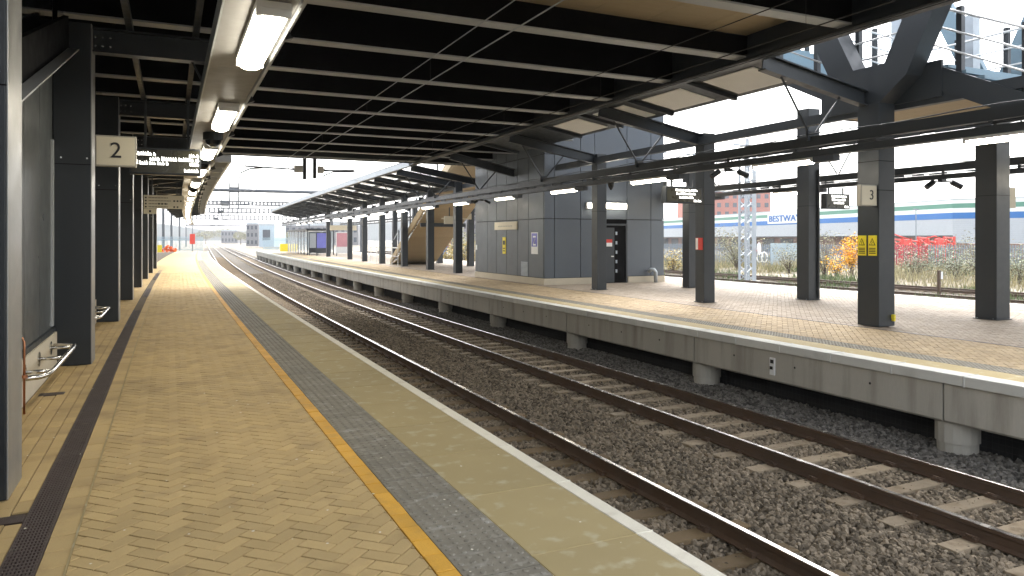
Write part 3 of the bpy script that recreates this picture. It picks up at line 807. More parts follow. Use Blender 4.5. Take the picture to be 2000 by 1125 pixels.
# big Y shaped column
YC = thing('branching_column', 'thick dark column forking into a Y, with two yellow warning plates', 'column', (12.46, 9.9, 0))
m_ = MB(); m_.box(12.24, 12.68, 9.66, 10.14, .016, 4.3); m_.build('shaft', mt['steel'], YC, bevel=.010)
m_ = MB()
m_.prism([(12.25, 9.66, 4.3), (12.25, 9.10, 4.72), (12.25, 7.85, 7.2), (12.25, 8.45, 7.2), (12.25, 9.55, 5.02), (12.25, 10.25, 5.02), (12.25, 11.35, 7.2), (12.25, 11.95, 7.2), (12.25, 10.70, 4.72), (12.25, 10.14, 4.3)][::-1], (.42, 0, 0))
m_.build('fork', mt['steel'], YC)
m_ = MB(); m_.box(12.2, 12.72, 5, 30, 7.2, 7.55); m_.build('top_beam', mt['steel'], YC)
for z in (2.62, 3.18):
    q = MB(); q.box(12.236, 12.684, 9.656, 10.144, z, z+.012); q.build('joint_line', mt['black'], YC)
q = MB(); q.tube([(12.6, 9.65, .14), (12.6, 9.60, .14)], .03, 8); q.box(12.57, 12.63, 9.60, 9.655, .16, .24); q.build('tap', mt['warn'], YC)

CI = thing('platform_canopy', 'dark gull wing canopy over the island platform with V struts and service beams', 'canopy', (10.9, 40, 4.4))
frames = [4.5, 10.0, 15.55, 20.85, 26.3, 31.5, 33.8, 38.2, 43.3, 48.8, 54.2, 59.7, 65.2, 70.0, 75.4, 80.8, 86.2, 92]
def rafters(y, cast=True):
    r_ = MB()
    r_.ibeam((9.66, y, 4.87), (12.95, y, 4.30), .18, .30, .025)
    ro = r_.build('rafter', mt['steel'], CI)
    v_ = MB()
    v_.tube([(10.08, y, 4.68), (10.82, y, 3.62)], .022, 6); v_.tube([(10.90, y, 3.62), (11.62, y, 4.42)], .022, 6)
    v_.box(10.74, 10.98, y-.02, y+.02, 3.52, 3.70); v_.build('strut', mt['steel'], ro)
    r_ = MB(); r_.ibeam((19.3, y, 4.87), (16.2, y, 4.30), .18, .30, .025); ro = r_.build('rafter', mt['steel'], CI)
    v_ = MB(); v_.tube([(18.72, y, 4.68), (17.98, y, 3.62)], .022, 6); v_.tube([(17.9, y, 3.62), (17.18, y, 4.42)], .022, 6); v_.build('strut', mt['steel'], ro)
for y in frames:
    if not 23 < y < 30.6: rafters(y)
for y in (26.3,):
    r_ = MB(); r_.ibeam((9.66, y, 4.87), (12.35, y, 4.30), .18, .30, .025); ro = r_.build('rafter', mt['steel'], CI)
    v_ = MB(); v_.tube([(10.08, y, 4.68), (10.82, y, 3.62)], .022, 6); v_.tube([(10.90, y, 3.62), (11.62, y, 4.42)], .022, 6); v_.build('strut', mt['steel'], ro)
q = MB(); q.long(9.52, 9.66, -2, 93, 4.90, 5.06, 4); q.build('edge_beam', mt['steel'], CI)
q = MB(); q.tube([(9.47, y, 4.93) for y in range(-2, 94, 5)], .03, 6); q.build('edge_pipe', mt['steel'], CI)
q = MB(); q.long(9.42, 9.50, 31, 93, 4.88, 5.16, 4); q.build('gutter', mt['galv'], CI)
q = MB(); q.long(12.7, 12.86, 4, 23.5, 4.18, 4.38, 4); q.long(12.9, 13.1, 31, 93, 4.18, 4.38, 4); q.build('valley_beam', mt['steel'], CI)
q = MB(); q.long(16.0, 16.16, 4, 93, 4.18, 4.38, 4); q.build('valley_beam', mt['steel'], CI)
# translucent roof sheets beyond the bridge, a few pale soffit pieces under it
for a, b in zip(frames[6:-1], frames[7:]):
    for m in (0, 1):
        y0 = a+(b-a)*m/2+.10; y1 = a+(b-a)*(m+1)/2-.10
        for k in range(3):
            xa = 9.7+k*1.08; xb = xa+1.0
            za = 5.03-(xa-9.66)*.173; zb = 5.03-(xb-9.66)*.173
            q = MB(); q.prism([(xa, y0, za), (xb, y0, zb), (xb, y1, zb), (xa, y1, za)], (0, 0, .02)); q.build('roof_sheet', mt['roofing'], CI)
        q = MB(); q.bar((9.66, y1+.10, 4.93), (12.95, y1+.10, 4.36), .16, .16); q.build('rafter', mt['steel'], CI)
    for k in range(4):
        x = 9.7+k*1.06; z = 5.0-(x-9.66)*.173
        q = MB(); q.long(x-.06, x+.06, a, b, z-.10, z+.02, 3); q.build('purlin', mt['steel'], CI)
def roof_z(x): return 5.04-(x-9.66)*.173
for k in range(6):
    y0 = 10.15+k*2.2; y1 = y0+2.19
    q = MB(); q.prism([(9.78, y0, roof_z(9.78)), (11.2, y0, roof_z(11.2)), (11.2, y1, roof_z(11.2)), (9.78, y1, roof_z(9.78))], (0, 0, .05)); q.build('roof_sheet', mt['steel'], CI)
    if k in (0, 1, 2, 3):
        a, b = y0+.5, y1-.25
        q = MB(); q.prism([(10.05, a, roof_z(10.05)-.02), (11.0, a, roof_z(11.0)-.02), (11.0, b, roof_z(11.0)-.02), (10.05, b, roof_z(10.05)-.02)], (0, 0, .015)); q.build('soffit_panel', mt['pale'], CI)
    q = MB(); q.bar((9.7, y1, 4.985), (11.15, y1, 4.735), .10, .08); q.build('outrigger', mt['steel'], CI)
for k in range(18):
    y0 = -2+k*5.3
    q = MB(); q.prism([(16.2, y0, 4.50), (19.3, y0, 5.04), (19.3, y0+5.28, 5.04), (16.2, y0+5.28, 4.50)], (0, 0, .05)); q.build('roof_sheet', mt['steel'], CI)  # rear roof, hardly seen, added to cut sky light on the island
# service beams hung under the V struts
for x, yend in ((10.88, 93), (17.92, 93)):
    nm = 'front' if x < 12 else 'rear'
    q = MB(); q.long(x-.07, x+.07, 2, yend, 3.42, 3.60, 3); q.build('service_beam', mt['steel'], CI)
    q = MB(); q.long(x-.09, x+.09, 2, yend, 3.22, 3.34, 3); q.build('service_beam', mt['steel'], CI)
    q = MB(); y = 3.0
    while y < yend: q.box(x-.02, x+.02, y, y+.05, 3.34, 3.42); y += 1.85
    q.build('spacer', mt['steel'], CI)
    q = MB(); q.tube([(x-.10, y, 3.365+random.uniform(-.008, .012)) for y in [2+.9*k for k in range(44)]], .011, 5)
    q.tube([(x-.09, y, 3.39+random.uniform(-.02, .012)) for y in [2+.7*k for k in range(40)]], .008, 5); q.build('cable', mt['cable'], CI)
    q = MB(); rc = random.Random(int(x*10))
    for k in range(46):
        y = 4+k*.62+rc.uniform(-.2, .2); L = rc.uniform(.08, .5); q.box(x-.12, x-.075, y, y+L, 3.345, 3.345+rc.uniform(.02, .06))
    q.build('cable_clip', mt['gantry'], CI)
    q = MB(); q.tube([(x-.11, y, 3.62+.02*math.sin(y*2.1)) for y in [3+.5*k for k in range(60)]], .012, 5); q.build('conduit', mt['gantry'], CI)
pi = strip_light(.15, 1.55, .085)
pos_txt = ['lit strip lamp at the right frame edge under the front service beam', 'long lit strip lamp left of the Y column under the front service beam',
           'lit strip lamp right above the left departure board opposite', 'lit strip lamp in front of the lift tower door side', 'lit strip lamp before the left face of the lift tower',
           'lit strip lamp at the near corner left of the lift tower', 'lit strip lamp over the column just left of the lift tower']
ord2 = ['eighth', 'ninth', 'tenth', 'eleventh', 'twelfth', 'thirteenth', 'fourteenth', 'fifteenth', 'sixteenth', 'seventeenth']
for i in range(17):
    y = 5.55+i*4.4
    lb = pos_txt[i] if i < 7 else 'lit strip lamp under the front service beam, %s counting from the right frame edge' % ord2[i-7]
    if i == 0: o = pi; o.location = (10.88, y, 3.215)
    else: o = dup(pi, (10.88, y, 3.215), lb)
    tag(o, lb, 'strip light', 'strip lamps under the front service beam')
rt = ['lit strip lamp on the rear service beam behind the right column', 'lit strip lamp on the rear service beam beside the lattice mast', 'lit strip lamp on the rear service beam left of the red notice column', 'lit strip lamp on the rear service beam by the tower corner']
for i, y in enumerate((8.0, 16.5, 21.0, 25.5)):
    o = dup(pi, (17.92, y, 3.215), rt[i]); o['category'] = 'strip light'; o['group'] = 'strip lamps under the rear service beam'

# ------------------------------------------------------------------ right hand stair up to the bridge (two flights and a landing)
ST = thing('staircase', 'grey open stair with white handrails rising from the landing beside the Y column', 'staircase', (14.2, 9, 0), bent=False)
def flight(y0, z0, y1, z1, x0=12.72, x1=15.9):
    n = max(3, int(round(abs(z1-z0)/.165))); m_ = MB()
    for x in (x0, x1):
        s_ = MB(); s_.prism([(x-.04, y0, z0-.34), (x-.04, y1, z1-.34), (x-.04, y1, z1+.10), (x-.04, y0, z0+.10)], (.08, 0, 0)); s_.build('stringer', mt['steel'], ST, bent=False)
    for i in range(n):
        y = y0+(y1-y0)*i/n; z = z0+(z1-z0)*i/n; dy = (y1-y0)/n; dz = (z1-z0)/n
        t_ = MB(); t_.box(x0+.045, x1-.045, y-.03, y+dy+.03, z+dz-.06, z+dz); so_ = t_.build('step', mt['frame_blue'], ST, bent=False)
        t_ = MB(); t_.box(x0+.045, x1-.045, y+.02, y+.03, z+.003, z+dz-.061); t_.build('riser', mt['gantry'], so_, bent=False)
def railing(x, pts, lean=0):
    """posts and sloping white tubes along pts [(y, z) ...]"""
    for (ya, za), (yb, zb) in zip(pts[:-1], pts[1:]):
        L = abs(yb-ya); n = max(1, int(round(L/1.15)))
        for i in range(n):
            y = ya+(yb-ya)*(i+.5)/n; z = za+(zb-za)*(i+.5)/n
            p_ = MB(); p_.box(x-.05, x+.05, y-.05, y+.05, z-.25, z+1.18); p_.build('post', mt['steel'], ST, bent=False)
        for h, r in ((1.08, .024), (.72, .018), (.36, .018)):
            q = MB(); q.tube([(x-.07, ya, za+h), (x-.07, yb, zb+h)], r, 8); q.build('handrail', mt['white'], ST, bent=False, smooth=True)
flight(1.2, .9, 9.0, 4.86)
flight(11.1, 4.86, 18.6, 8.6)
l_ = MB(); l_.box(12.70, 15.92, 9.0, 11.1, 4.70, 4.86); l_.build('landing', mt['steel'], ST, bent=False)
for i in range(6):
    q = MB(); q.box(12.72+i*.53, 12.72+i*.53+.525, 8.7, 11.4, 4.30, 4.33); q.build('soffit_board', mt['tan'], ST, bent=False)
q = MB()
for yy in (8.66, 11.4): q.box(12.70, 15.92, yy, yy+.04, 4.28, 4.70)
q.box(12.66, 12.71, 8.7, 11.4, 4.28, 4.95); q.build('landing_fascia', mt['steel'], ST, bent=False)
for x in (12.80, 15.95):
    railing(x, [(1.2, .95), (9.0, 4.95), (11.1, 4.95), (18.6, 8.7)])
for (yb, zb, yt, zt) in ((10.25, 4.7, 12.1, 8.7), (9.95, 5.0, 8.4, 8.3)):
    q = MB(); q.bar((16.6, yb, zb), (16.6, yt, zt), .46, .16, (1, 0, 0)); q.build('raking_post', mt['frame_blue'], ST, bent=False)  # pale blue puts haze into the colour of the steel frames
for y, z in ((8.4, 5.2), (7.2, 4.7), (10.4, 5.8), (12.2, 6.4)):
    q = MB(); q.box(16.2, 16.45, y, y+.25, z-.6, z+.9); q.build('newel', mt['galv'], ST, bent=False)
for k in range(6):
    q = MB(); y = 11.3+k*1.05; z = 5.0+k*.525
    q.prism([(16.05, y, z), (16.05, y+1.0, z+.5), (16.05, y+1.0, z+1.55), (16.05, y, z+1.05)], (.015, 0, 0)); q.build('glass_pane', mt['glass'], ST, bent=False)

# ------------------------------------------------------------------ lift tower
LT = thing('lift_tower', 'blue grey panelled lift tower with a dark door, standing on the island platform', 'lift tower', (15, 27, 0), bent=False)
TX0, TX1, TY0, TY1, TH = 12.40, 17.75, 23.7, 30.35, 7.6
c_ = MB(); c_.box(TX0+.05, TX1-.05, TY0+.05, TY1-.05, 0, TH); c_.build('core', mt['black'], LT, bent=False)
xs = [TX0, 12.82, 13.93, 14.55, 16.0, 17.12, TX1]
zs = [.24, 2.43, 4.80, TH]
for a, b in zip(xs[:-1], xs[1:]):
    for c, d in zip(zs[:-1], zs[1:]):
        cc = 2.43 if (a, b) == (14.55, 16.0) and c < 1 else c
        if cc >= d: continue
        q = MB(); q.box(a+.012, b-.012, TY0, TY0+.06, cc+.012, d-.012); q.build('cladding_panel', mt['cladding'], LT, bent=False, bevel=.004)
ysl = [TY0, 25.0, 25.95, 27.0, 28.0, 28.95, TY1]
for a, b in zip(ysl[:-1], ysl[1:]):
    for c, d in zip(zs[:-1], zs[1:]):
        q = MB(); q.box(TX0, TX0+.06, a+.012+(.06 if a == TY0 else 0), b-.012, c+.012, d-.012); q.build('cladding_panel', mt['cladding'], LT, bent=False, bevel=.004)
q = MB(); q.box(TX0-.02, 14.50, TY0-.02, TY0+.05, 0, .235); q.box(16.05, TX1+.02, TY0-.02, TY0+.05, 0, .235); q.box(TX0-.02, TX0+.05, TY0+.05, TY1, 0, .235); q.build('plinth', mt['pale_concrete'], LT, bent=False)
q = MB(); q.box(14.56, 15.45, TY0+.035, TY0+.05, .02, 2.12); do = q.build('door', mt['steel'], LT, bent=False)
q = MB(); q.box(15.30, 15.40, TY0+.0, TY0+.035, 1.0, 1.04); q.build('handle', mt['stainless'], do, bent=False)
q = MB(); q.box(15.55, 15.95, TY0+.045, TY0+.055, .02, 2.12); q.build('door_recess', mt['black'], LT, bent=False)
q = MB(); q.box(14.50, 14.555, TY0-.01, TY0+.05, 0, 2.2); q.box(15.96, 16.02, TY0-.01, TY0+.05, 0, 2.2); q.box(14.50, 16.02, TY0-.01, TY0+.05, 2.2, 2.27); q.build('door_frame', mt['steel'], LT, bent=False)
q = MB()
for k in range(5): q.box(15.50, 15.56, TY0+.0, TY0+.045, .4+k*.36, .52+k*.36)
q.build('hinge', mt['galv'], LT, bent=False)
q = MB(); q.box(15.06, 15.34, TY0+.02, TY0+.034, 1.40, 1.66); q.build('notice', mt['white'], do, bent=False)
q = MB(); q.box(15.06, 15.34, TY0+.018, TY0+.033, 1.54, 1.67); q.build('red_notice', mt['red'], do, bent=False)
q = MB()
for k in range(12): q.box(TX0-.012, TX0, 25.05, 25.62, .27+k*.046, .27+k*.046+.03)
q.build('louvre', mt['galv'], LT, bent=False)
t = thing('tower_pipe', 'grey hooked drain pipe at the foot of the lift tower', 'pipe', (17.0, 23.5, 0), bent=False)
q = MB(); q.tube([(16.95, 23.6, .42), (16.95, 23.45, .50), (17.02, 23.38, .50), (17.1, 23.36, .40), (17.1, 23.36, 0)], .075, 10); q.build('pipe', mt['galv'], t, bent=False, smooth=True)
t = thing('wall_lamp', 'long lit lamp fixed to the lift tower above its door', 'lamp', (15, 23.6, 2.9), bent=False)
q = MB(); q.box(14.15, 15.95, 23.60, 23.70, 2.83, 3.06); q.build('housing', mt['housing'], t, bent=False, bevel=.01)
q = MB(); q.box(14.22, 15.88, 23.55, 23.60, 2.84, 3.03); q.build('diffuser', mt['lamp'], t, bent=False, bevel=.015)
t = thing('name_board', 'long cream name board on the left face of the lift tower', 'sign', (12.38, 27, 2.2), bent=False)
q = MB(); q.box(12.35, 12.398, 25.95, 28.1, 2.06, 2.38); q.build('panel', mt['cream'], t, bent=False, bevel=.006)
q = MB()
for k in range(9): q.box(12.343, 12.349, 26.35+k*.16, 26.45+k*.16, 2.18, 2.22)
q.build('print', mt['sign_frame'], t, bent=False)
t = thing('warning_sign', 'tall yellow warning sign on the left face of the lift tower', 'sign', (12.38, 27.2, 1.4), bent=False)
q = MB(); q.box(12.38, 12.398, 27.05, 27.35, 1.08, 1.76); q.build('plate', mt['warn'], t, bent=False)
q = MB(); q.box(12.374, 12.379, 27.10, 27.30, 1.45, 1.62); q.box(12.374, 12.379, 27.1, 27.3, 1.18, 1.22); q.box(12.374, 12.379, 27.1, 27.3, 1.28, 1.32); q.build('print', mt['ink'], t, bent=False)
t = thing('platform_poster', 'blue and white notice with a curling arrow near the lift tower corner', 'notice', (12.38, 24.5, 1.5), bent=False)
q = MB(); q.box(12.38, 12.398, 24.18, 24.72, 1.12, 1.93); q.build('plate', mt['white'], t, bent=False)
q = MB(); q.box(12.374, 12.379, 24.22, 24.68, 1.40, 1.90); q.build('panel', mt['poster_blue'], t, bent=False)
q = MB(); q.box(12.368, 12.373, 24.33, 24.55, 1.44, 1.50); q.bar((12.37, 24.5, 1.5), (12.37, 24.36, 1.7), .006, .05, (1, 0, 0)); q.box(12.368, 12.373, 24.33, 24.55, 1.74, 1.80); q.build('print', mt['white'], t, bent=False)
t = thing('switch_plate', 'tiny white switch plate at the far left edge of the lift tower', 'plate', (12.38, 30.2, 1.3), bent=False)
q = MB(); q.box(12.38, 12.398, 30.1, 30.25, 1.2, 1.42); q.build('plate', mt['white'], t, bent=False)

# ------------------------------------------------------------------ signs and boards
def number_sign(name, label, digit, x, y, z, w, h, d, digit_size):
    t = thing(name, label, 'sign', (x, y, z))
    q = MB(); q.box(x-w/2, x+w/2, y, y+d, z-h/2, z+h/2); q.build('case', mt['sign_frame'], t, bevel=.008)
    q = MB(); q.box(x-w/2+.02, x+w/2-.02, y-.006, y, z-h/2+.02, z+h/2-.02); q.build('face', mt['cream'], t)
    lettering('digit', digit, digit_size, mt['ink'], t, (bend(x, y)-.0, y-.009, z), 0, 0)
    return t
number_sign('platform_number_sign', 'square cream sign reading 2 beside the second left column', '2', -.655, 11.3, 2.89, .50, .42, .10, .30)
t = thing('platform_number_sign', 'cream sign reading 3 on the left side of the Y column', 'sign', (12.0, 9.72, 2.55))
q = MB(); q.box(11.80, 12.235, 9.70, 9.80, 2.32, 2.72); q.build('case', mt['sign_frame'], t, bevel=.008)
q = MB(); q.box(11.82, 12.215, 9.693, 9.70, 2.34, 2.70); q.build('face', mt['cream'], t)
lettering('digit', '3', .26, mt['ink'], t, (12.08, 9.69, 2.52))
t = thing('platform_number_sign', 'thin edge-on cream sign on the wide column at the right frame edge', 'sign', (16.1, 9.6, 2.6))
q = MB(); q.box(16.01, 16.30, 9.55, 9.65, 2.35, 2.78); q.build('case', mt['cream'], t, bevel=.006)

def word_row(mb, x0, x1, z, h, y, seed, seg=.05):
    rnd = random.Random(seed); x = x0
    while x < x1-.02:
        nl = rnd.randint(3, 8)
        for k in range(nl):
            if x > x1-.02: break
            w = seg*rnd.uniform(.45, .75); hh = h*rnd.uniform(.62, 1.0)
            mb.box(x, min(x+w, x1), y-.004, y, z, z+hh*.55)
            mb.box(x, min(x+w*.4, x1), y-.004, y, z+hh*.6, z+hh); x += w+seg*.18
        x += seg*.45
def board(name, label, x, y, z, w, h, rows, hang, extra=None):
    t = thing(name, label, 'departure board', (x, y, z))
    q = MB(); q.box(x-w/2, x+w/2, y, y+.20, z-h/2, z+h/2); q.build('case', mt['steel_near'], t, bevel=.01)
    q = MB(); q.box(x-w/2+.035, x+w/2-.035, y-.006, y-.001, z-h/2+.04, z+h/2-.04); q.build('screen', mt['screen'], t)
    r_ = MB()
    for i, (a, b, zz) in enumerate(rows): word_row(r_, x-w/2+a*w, x-w/2+b*w, z-h/2+zz*h, h*.15, y-.008, i+int(x*10), .05*w/1.2)
    r_.build('lit_text', mt['text'], t)
    q = MB(); q.box(x-.30*w, x-.30*w+.04, y+.08, y+.12, z+h/2, hang); q.box(x+.30*w, x+.30*w+.04, y+.08, y+.12, z+h/2, hang); q.build('hanger', mt['steel'], t)
    return t
bd = board('departure_board', 'large black departure board with white lit lines under the near canopy', -.06, 15.0, 3.13, 1.20, .50,
      [(.12, .36, .70), (.05, .15, .70), (.83, .97, .68), (.28, .97, .52), (.14, .55, .36), (.84, .97, .36), (.76, .97, .12)], 4.3)
lettering('lit_digit', '2', .10, mt['text'], bd, (-.53, 14.985, 3.10))
board('departure_board', 'black departure board by the column with the red notice, opposite platform', 12.02, 15.2, 2.82, 1.16, .42,
      [(.26, .86, .74), (.28, .82, .52), (.36, .74, .30), (.76, .97, .10)], 3.22)
board('departure_board', 'smaller black departure board left of the sign reading 3', 18.35, 15.9, 2.83, 1.0, .46,
      [(.22, .86, .76), (.24, .82, .54), (.32, .76, .33), (.78, .97, .08)], 3.25)
t = thing('lit_case', 'small lit box sign above the departure board opposite', 'sign', (12.0, 15.6, 3.1))
q = MB(); q.box(11.65, 12.35, 15.5, 15.6, 3.05, 3.19); q.build('case', mt['steel'], t)
q = MB(); q.box(11.70, 12.30, 15.494, 15.5, 3.07, 3.17); q.build('face', mt['text'], t)
t = thing('direction_sign', 'cream direction sign with lines of print hanging over the far near platform', 'sign', (.0, 27, 2.8))
q = MB(); q.box(-.83, .38, 27, 27.12, 2.70, 3.14); q.build('panel', mt['cream'], t, bevel=.006)
q = MB(); rnd = random.Random(3)
for r_i in range(4):
    z = 3.05-r_i*.10
    q.box(-.79, -.74, 26.992, 26.998, z-.02, z+.03)
    x = -.68
    while x < (-.1 if r_i != 1 else -.05): q.box(x, x+.03, 26.992, 26.998, z-.008, z+.018); x += .045
    for k in range((0, 3, 3, 2)[r_i]): q.box((.06 if r_i != 2 else -.4)+k*.10, (.06 if r_i != 2 else -.4)+k*.10+.055, 26.992, 26.998, z-.02, z+.03)
q.build('print', mt['ink'], t)
q = MB(); q.box(-.6, -.56, 27.04, 27.08, 3.14, 4.3); q.box(.15, .19, 27.04, 27.08, 3.14, 4.3); q.build('hanger', mt['steel'], t)
t = thing('small_sign', 'small square cream sign under the left end of the direction sign', 'sign', (-.65, 27.2, 2.6))
q = MB(); q.box(-.83, -.45, 27.02, 27.1, 2.52, 2.69); q.build('panel', mt['cream'], t); q = MB(); q.box(-.67, -.61, 27.012, 27.018, 2.57, 2.64); q.build('print', mt['ink'], t)
# yellow warning plates
for k, (y0, lb) in enumerate(((9.70, 'yellow electric shock warning plate, left of the pair on the Y column'), (9.92, 'yellow electric shock warning plate, right of the pair on the Y column'))):
    t = thing('warning_plate', lb, 'warning sign', (12.23, y0, 1.6), 'yellow warning plates on the Y column')
    ya, yb = (9.935, 10.12) if k == 0 else (9.70, 9.885)
    q = MB(); q.box(12.224, 12.238, ya, yb, 1.37, 1.76); q.build('plate', mt['warn'], t, bevel=.003)
    ym = (ya+yb)/2
    q = MB(); q.prism([(12.219, ym-.07, 1.57), (12.219, ym+.07, 1.57), (12.219, ym, 1.71)], (.004, 0, 0)); to = q.build('triangle', mt['ink'], t)
    q = MB(); q.prism([(12.2145, ym-.05, 1.583), (12.2145, ym+.05, 1.583), (12.2145, ym, 1.685)], (.004, 0, 0)); q.build('triangle_fill', mt['warn'], to)
    q = MB(); q.bar((12.212, ym+.012, 1.66), (12.212, ym-.012, 1.625), .004, .012, (1, 0, 0)); q.bar((12.212, ym-.012, 1.63), (12.212, ym+.006, 1.592), .004, .012, (1, 0, 0)); q.build('bolt_mark', mt['ink'], to)
    q = MB()
    for r_i in range(4): q.box(12.220, 12.223, ya+.02, yb-.02, 1.41+r_i*.032, 1.425+r_i*.032)
    q.build('print', mt['ink'], t)
t = thing('red_notice', 'small red and white notice on the column beside the departure board opposite', 'notice', (12.79, 15.5, 1.6))
q = MB(); q.box(12.785, 12.80, 15.42, 15.70, 1.40, 1.72); q.build('plate', mt['red'], t)
q = MB(); q.box(12.781, 12.784, 15.60, 15.69, 1.41, 1.71); q.build('white_strip', mt['white'], t)

# cameras
def cctv(label, x, y, z, s=1.0, group='camera pairs under the service beams'):
    t = thing('camera_pair', label, 'security camera', (x, y, z), group)
    q = MB(); q.box(x-.10*s, x+.10*s, y-.06*s, y+.06*s, z-.06*s, z+.02*s); q.build('mount', mt['steel'], t)
    for sg in (-1, 1):
        q = MB(); q.tube([(x+sg*.20*s, y-sg*.10, z-.05*s), (x+sg*.42*s, y-sg*.2-.05, z-.20*s)], .075*s, 12); h = q.build('camera_body', mt['steel_near'], t)
        q = MB(); q.tube([(x+sg*.10*s, y, z-.02*s), (x+sg*.26*s, y-sg*.1, z-.06*s)], .02*s, 6); q.build('bracket', mt['steel'], t)
    return t
cctv('pair of black cameras right of the column with the red notice', 10.95, 12.35, 3.2, .8)
cctv('pair of black cameras seen against the sky by the right column', 17.92, 12.3, 3.2, .95)
cctv('pair of small black cameras at the lift tower left edge', 10.9, 26.2, 3.2, .6)
t = thing('loudspeaker', 'dark conical loudspeaker on the service beam before the lift tower', 'loudspeaker', (10.88, 16.4, 3.2))
q = MB(); q.tube([(10.88, 16.9, 3.22), (10.88, 16.9, 3.10), (10.88, 16.9, 3.02)], [.10, .07, .02], 10); q.build('horn', mt['steel_near'], t)
for k, (y, lb) in enumerate(((13.1, 'dark round camera dome behind the largest near lamp'), (17.4, 'dark round camera dome past the departure board'), (26.5, 'small dark camera dome by the direction sign'))):
    t = thing('dome_camera', lb, 'security camera', (.62, y, 3.4), 'dome cameras on the near trunking')
    q = MB(); q.tube([(.66, y, 3.45), (.66, y, 3.33)], .16, 14); q.build('body', mt['steel_near'], t)
    q = MB(); q.tube([(.66, y, 3.33), (.66, y, 3.26), (.66, y, 3.22)], [.13, .10, .04], 14); q.build('dome', mt['dark_glass'], t)

# ------------------------------------------------------------------ far stair with a tan underside, shelter and far platform things
FS = thing('staircase', 'far stair with a broad tan underside coming down onto the island platform', 'staircase', (15, 42, 0))
y0, z0, y1, z1 = 32.0, 7.6, 47.6, .2
n = 14
for i in range(n):
    a, b = i/n, (i+1)/n
    ya, yb = y0+(y1-y0)*a, y0+(y1-y0)*b; za, zb = z0+(z1-z0)*a, z0+(z1-z0)*b
    q = MB(); q.prism([(13.1, ya+.01, za-.5), (15.9, ya+.01, za-.5), (15.9, yb-.01, zb-.5), (13.1, yb-.01, zb-.5)][::-1] if False else [(13.1, ya+.01, max(0, za-.5)), (15.9, ya+.01, max(0, za-.5)), (15.9, yb-.01, max(0, zb-.5)), (13.1, yb-.01, max(0, zb-.5))], (0, 0, .05)); q.build('soffit_board', mt['tan'], FS)
for x in (13.05, 15.95):
    q = MB(); q.prism([(x-.05, y0, z0-.55), (x-.05, y1, z1-.2), (x-.05, y1, z1+.15), (x-.05, y0, z0+.15)], (.1, 0, 0)); q.build('stringer', mt['tan'], FS)
n = 42
for i in range(n):
    ya = y0+(y1-y0)*i/n; za = z0+(z1-z0)*i/n
    q = MB(); q.box(13.12, 15.88, ya, ya+.42, za-.12, za-.04); q.build('step', mt['galv'], FS)
for x in (13.05, 15.95):
    q = MB(); q.tube([(x, y0, z0+1.1), (x, y1, z1+1.1)], .03, 6); q.build('handrail', mt['galv'], FS)
    for k in range(12):
        yy = y0+(y1-y0)*(k+.5)/12; zz = z0+(z1-z0)*(k+.5)/12
        q = MB(); q.box(x-.04, x+.04, yy-.04, yy+.04, zz, zz+1.15); q.build('post', mt['steel'], FS)
q = MB(); q.box(13.6, 13.8, 41.0, 41.2, 0, 2.5); q.box(15.4, 15.6, 41.0, 41.2, 0, 2.5); q.box(13.1, 15.9, 41.0, 41.2, 2.4, 2.62); q.build('trestle', mt['steel'], FS)
HR = thing('white_railing', 'white tube railing at the foot of the far stair', 'railing', (14.2, 50, 0))
q = MB()
q.tube([(12.95, 53, 0), (12.95, 53, 1.1), (12.95, 45.5, 1.1), (12.95, 45.5, 0)], .035, 6); q.build('top_rail', mt['white'], HR)
for z in (.55,): q = MB(); q.tube([(12.95, 53, z), (12.95, 45.5, z)], .025, 6); q.build('mid_rail', mt['white'], HR)
for y in (47, 49.5, 51.2): q = MB(); q.tube([(12.95, y, 0), (12.95, y, 1.1)], .03, 6); q.build('post', mt['white'], HR)
SH = thing('waiting_shelter', 'glass waiting shelter with black frames far along the island platform', 'shelter', (13.5, 84, 0))
sx0, sx1, sy0, sy1 = 11.9, 14.6, 78, 96
q = MB(); q.box(sx0-.1, sx1+.1, sy0-.1, sy1+.1, 2.55, 2.75); q.build('roof', mt['steel'], SH)
for k in range(8):
    y = sy0+(sy1-sy0)*k/7; q = MB(); q.box(sx0-.05, sx0+.05, y-.05, y+.05, 0, 2.55); q.build('post', mt['steel'] if k < 4 else mt['galv'], SH)
    if k < 7:
        q = MB(); q.box(sx0-.01, sx0+.01, y+.1, y+(sy1-sy0)/7-.1, .15, 2.45); q.build('pane', mt['glass'], SH)
q = MB(); q.box(sx0, sx1, sy0-.02, sy0+.02, .15, 2.45); q.build('pane', mt['glass'], SH)
q = MB(); q.box(sx1-.05, sx1+.05, sy0-.05, sy0+.05, 0, 2.55); q.build('post', mt['steel'], SH)
for (x, y, w, lb, c) in ((12.35, 75, 1.5, 'violet blue poster panel right of the glass shelter', 'poster_blue'), (11.85, 76.5, 1.0, 'grey framed notice case in front of the glass shelter', 'warehouse'), (13.9, 72.5, 1.6, 'pale pink poster panel beside the dark column', 'poster_pink')):
    t = thing('poster_panel', lb, 'poster panel', (x, y, 0), 'poster panels near the glass shelter')
    q = MB(); q.box(x, x+w, y, y+.12, .25, 2.35); q.build('case', mt['steel'] if c != 'poster_pink' else mt['white'], t)
    q = MB(); q.box(x+.08, x+w-.08, y-.012, y-.001, .75 if c != 'poster_pink' else .9, 2.25); q.build('sheet', mt[c], t)
    q = MB(); q.box(x+.05, x+.12, y+.02, y+.09, 0, .25); q.box(x+w-.12, x+w-.05, y+.02, y+.09, 0, .25); q.build('foot', mt['steel'], t)
t = thing('name_board', 'long cream name board hanging under the far island canopy', 'sign', (12.8, 64, 2.4))
q = MB(); q.box(11.9, 14.2, 64, 64.1, 2.42, 2.85); q.build('panel', mt['cream'], t)
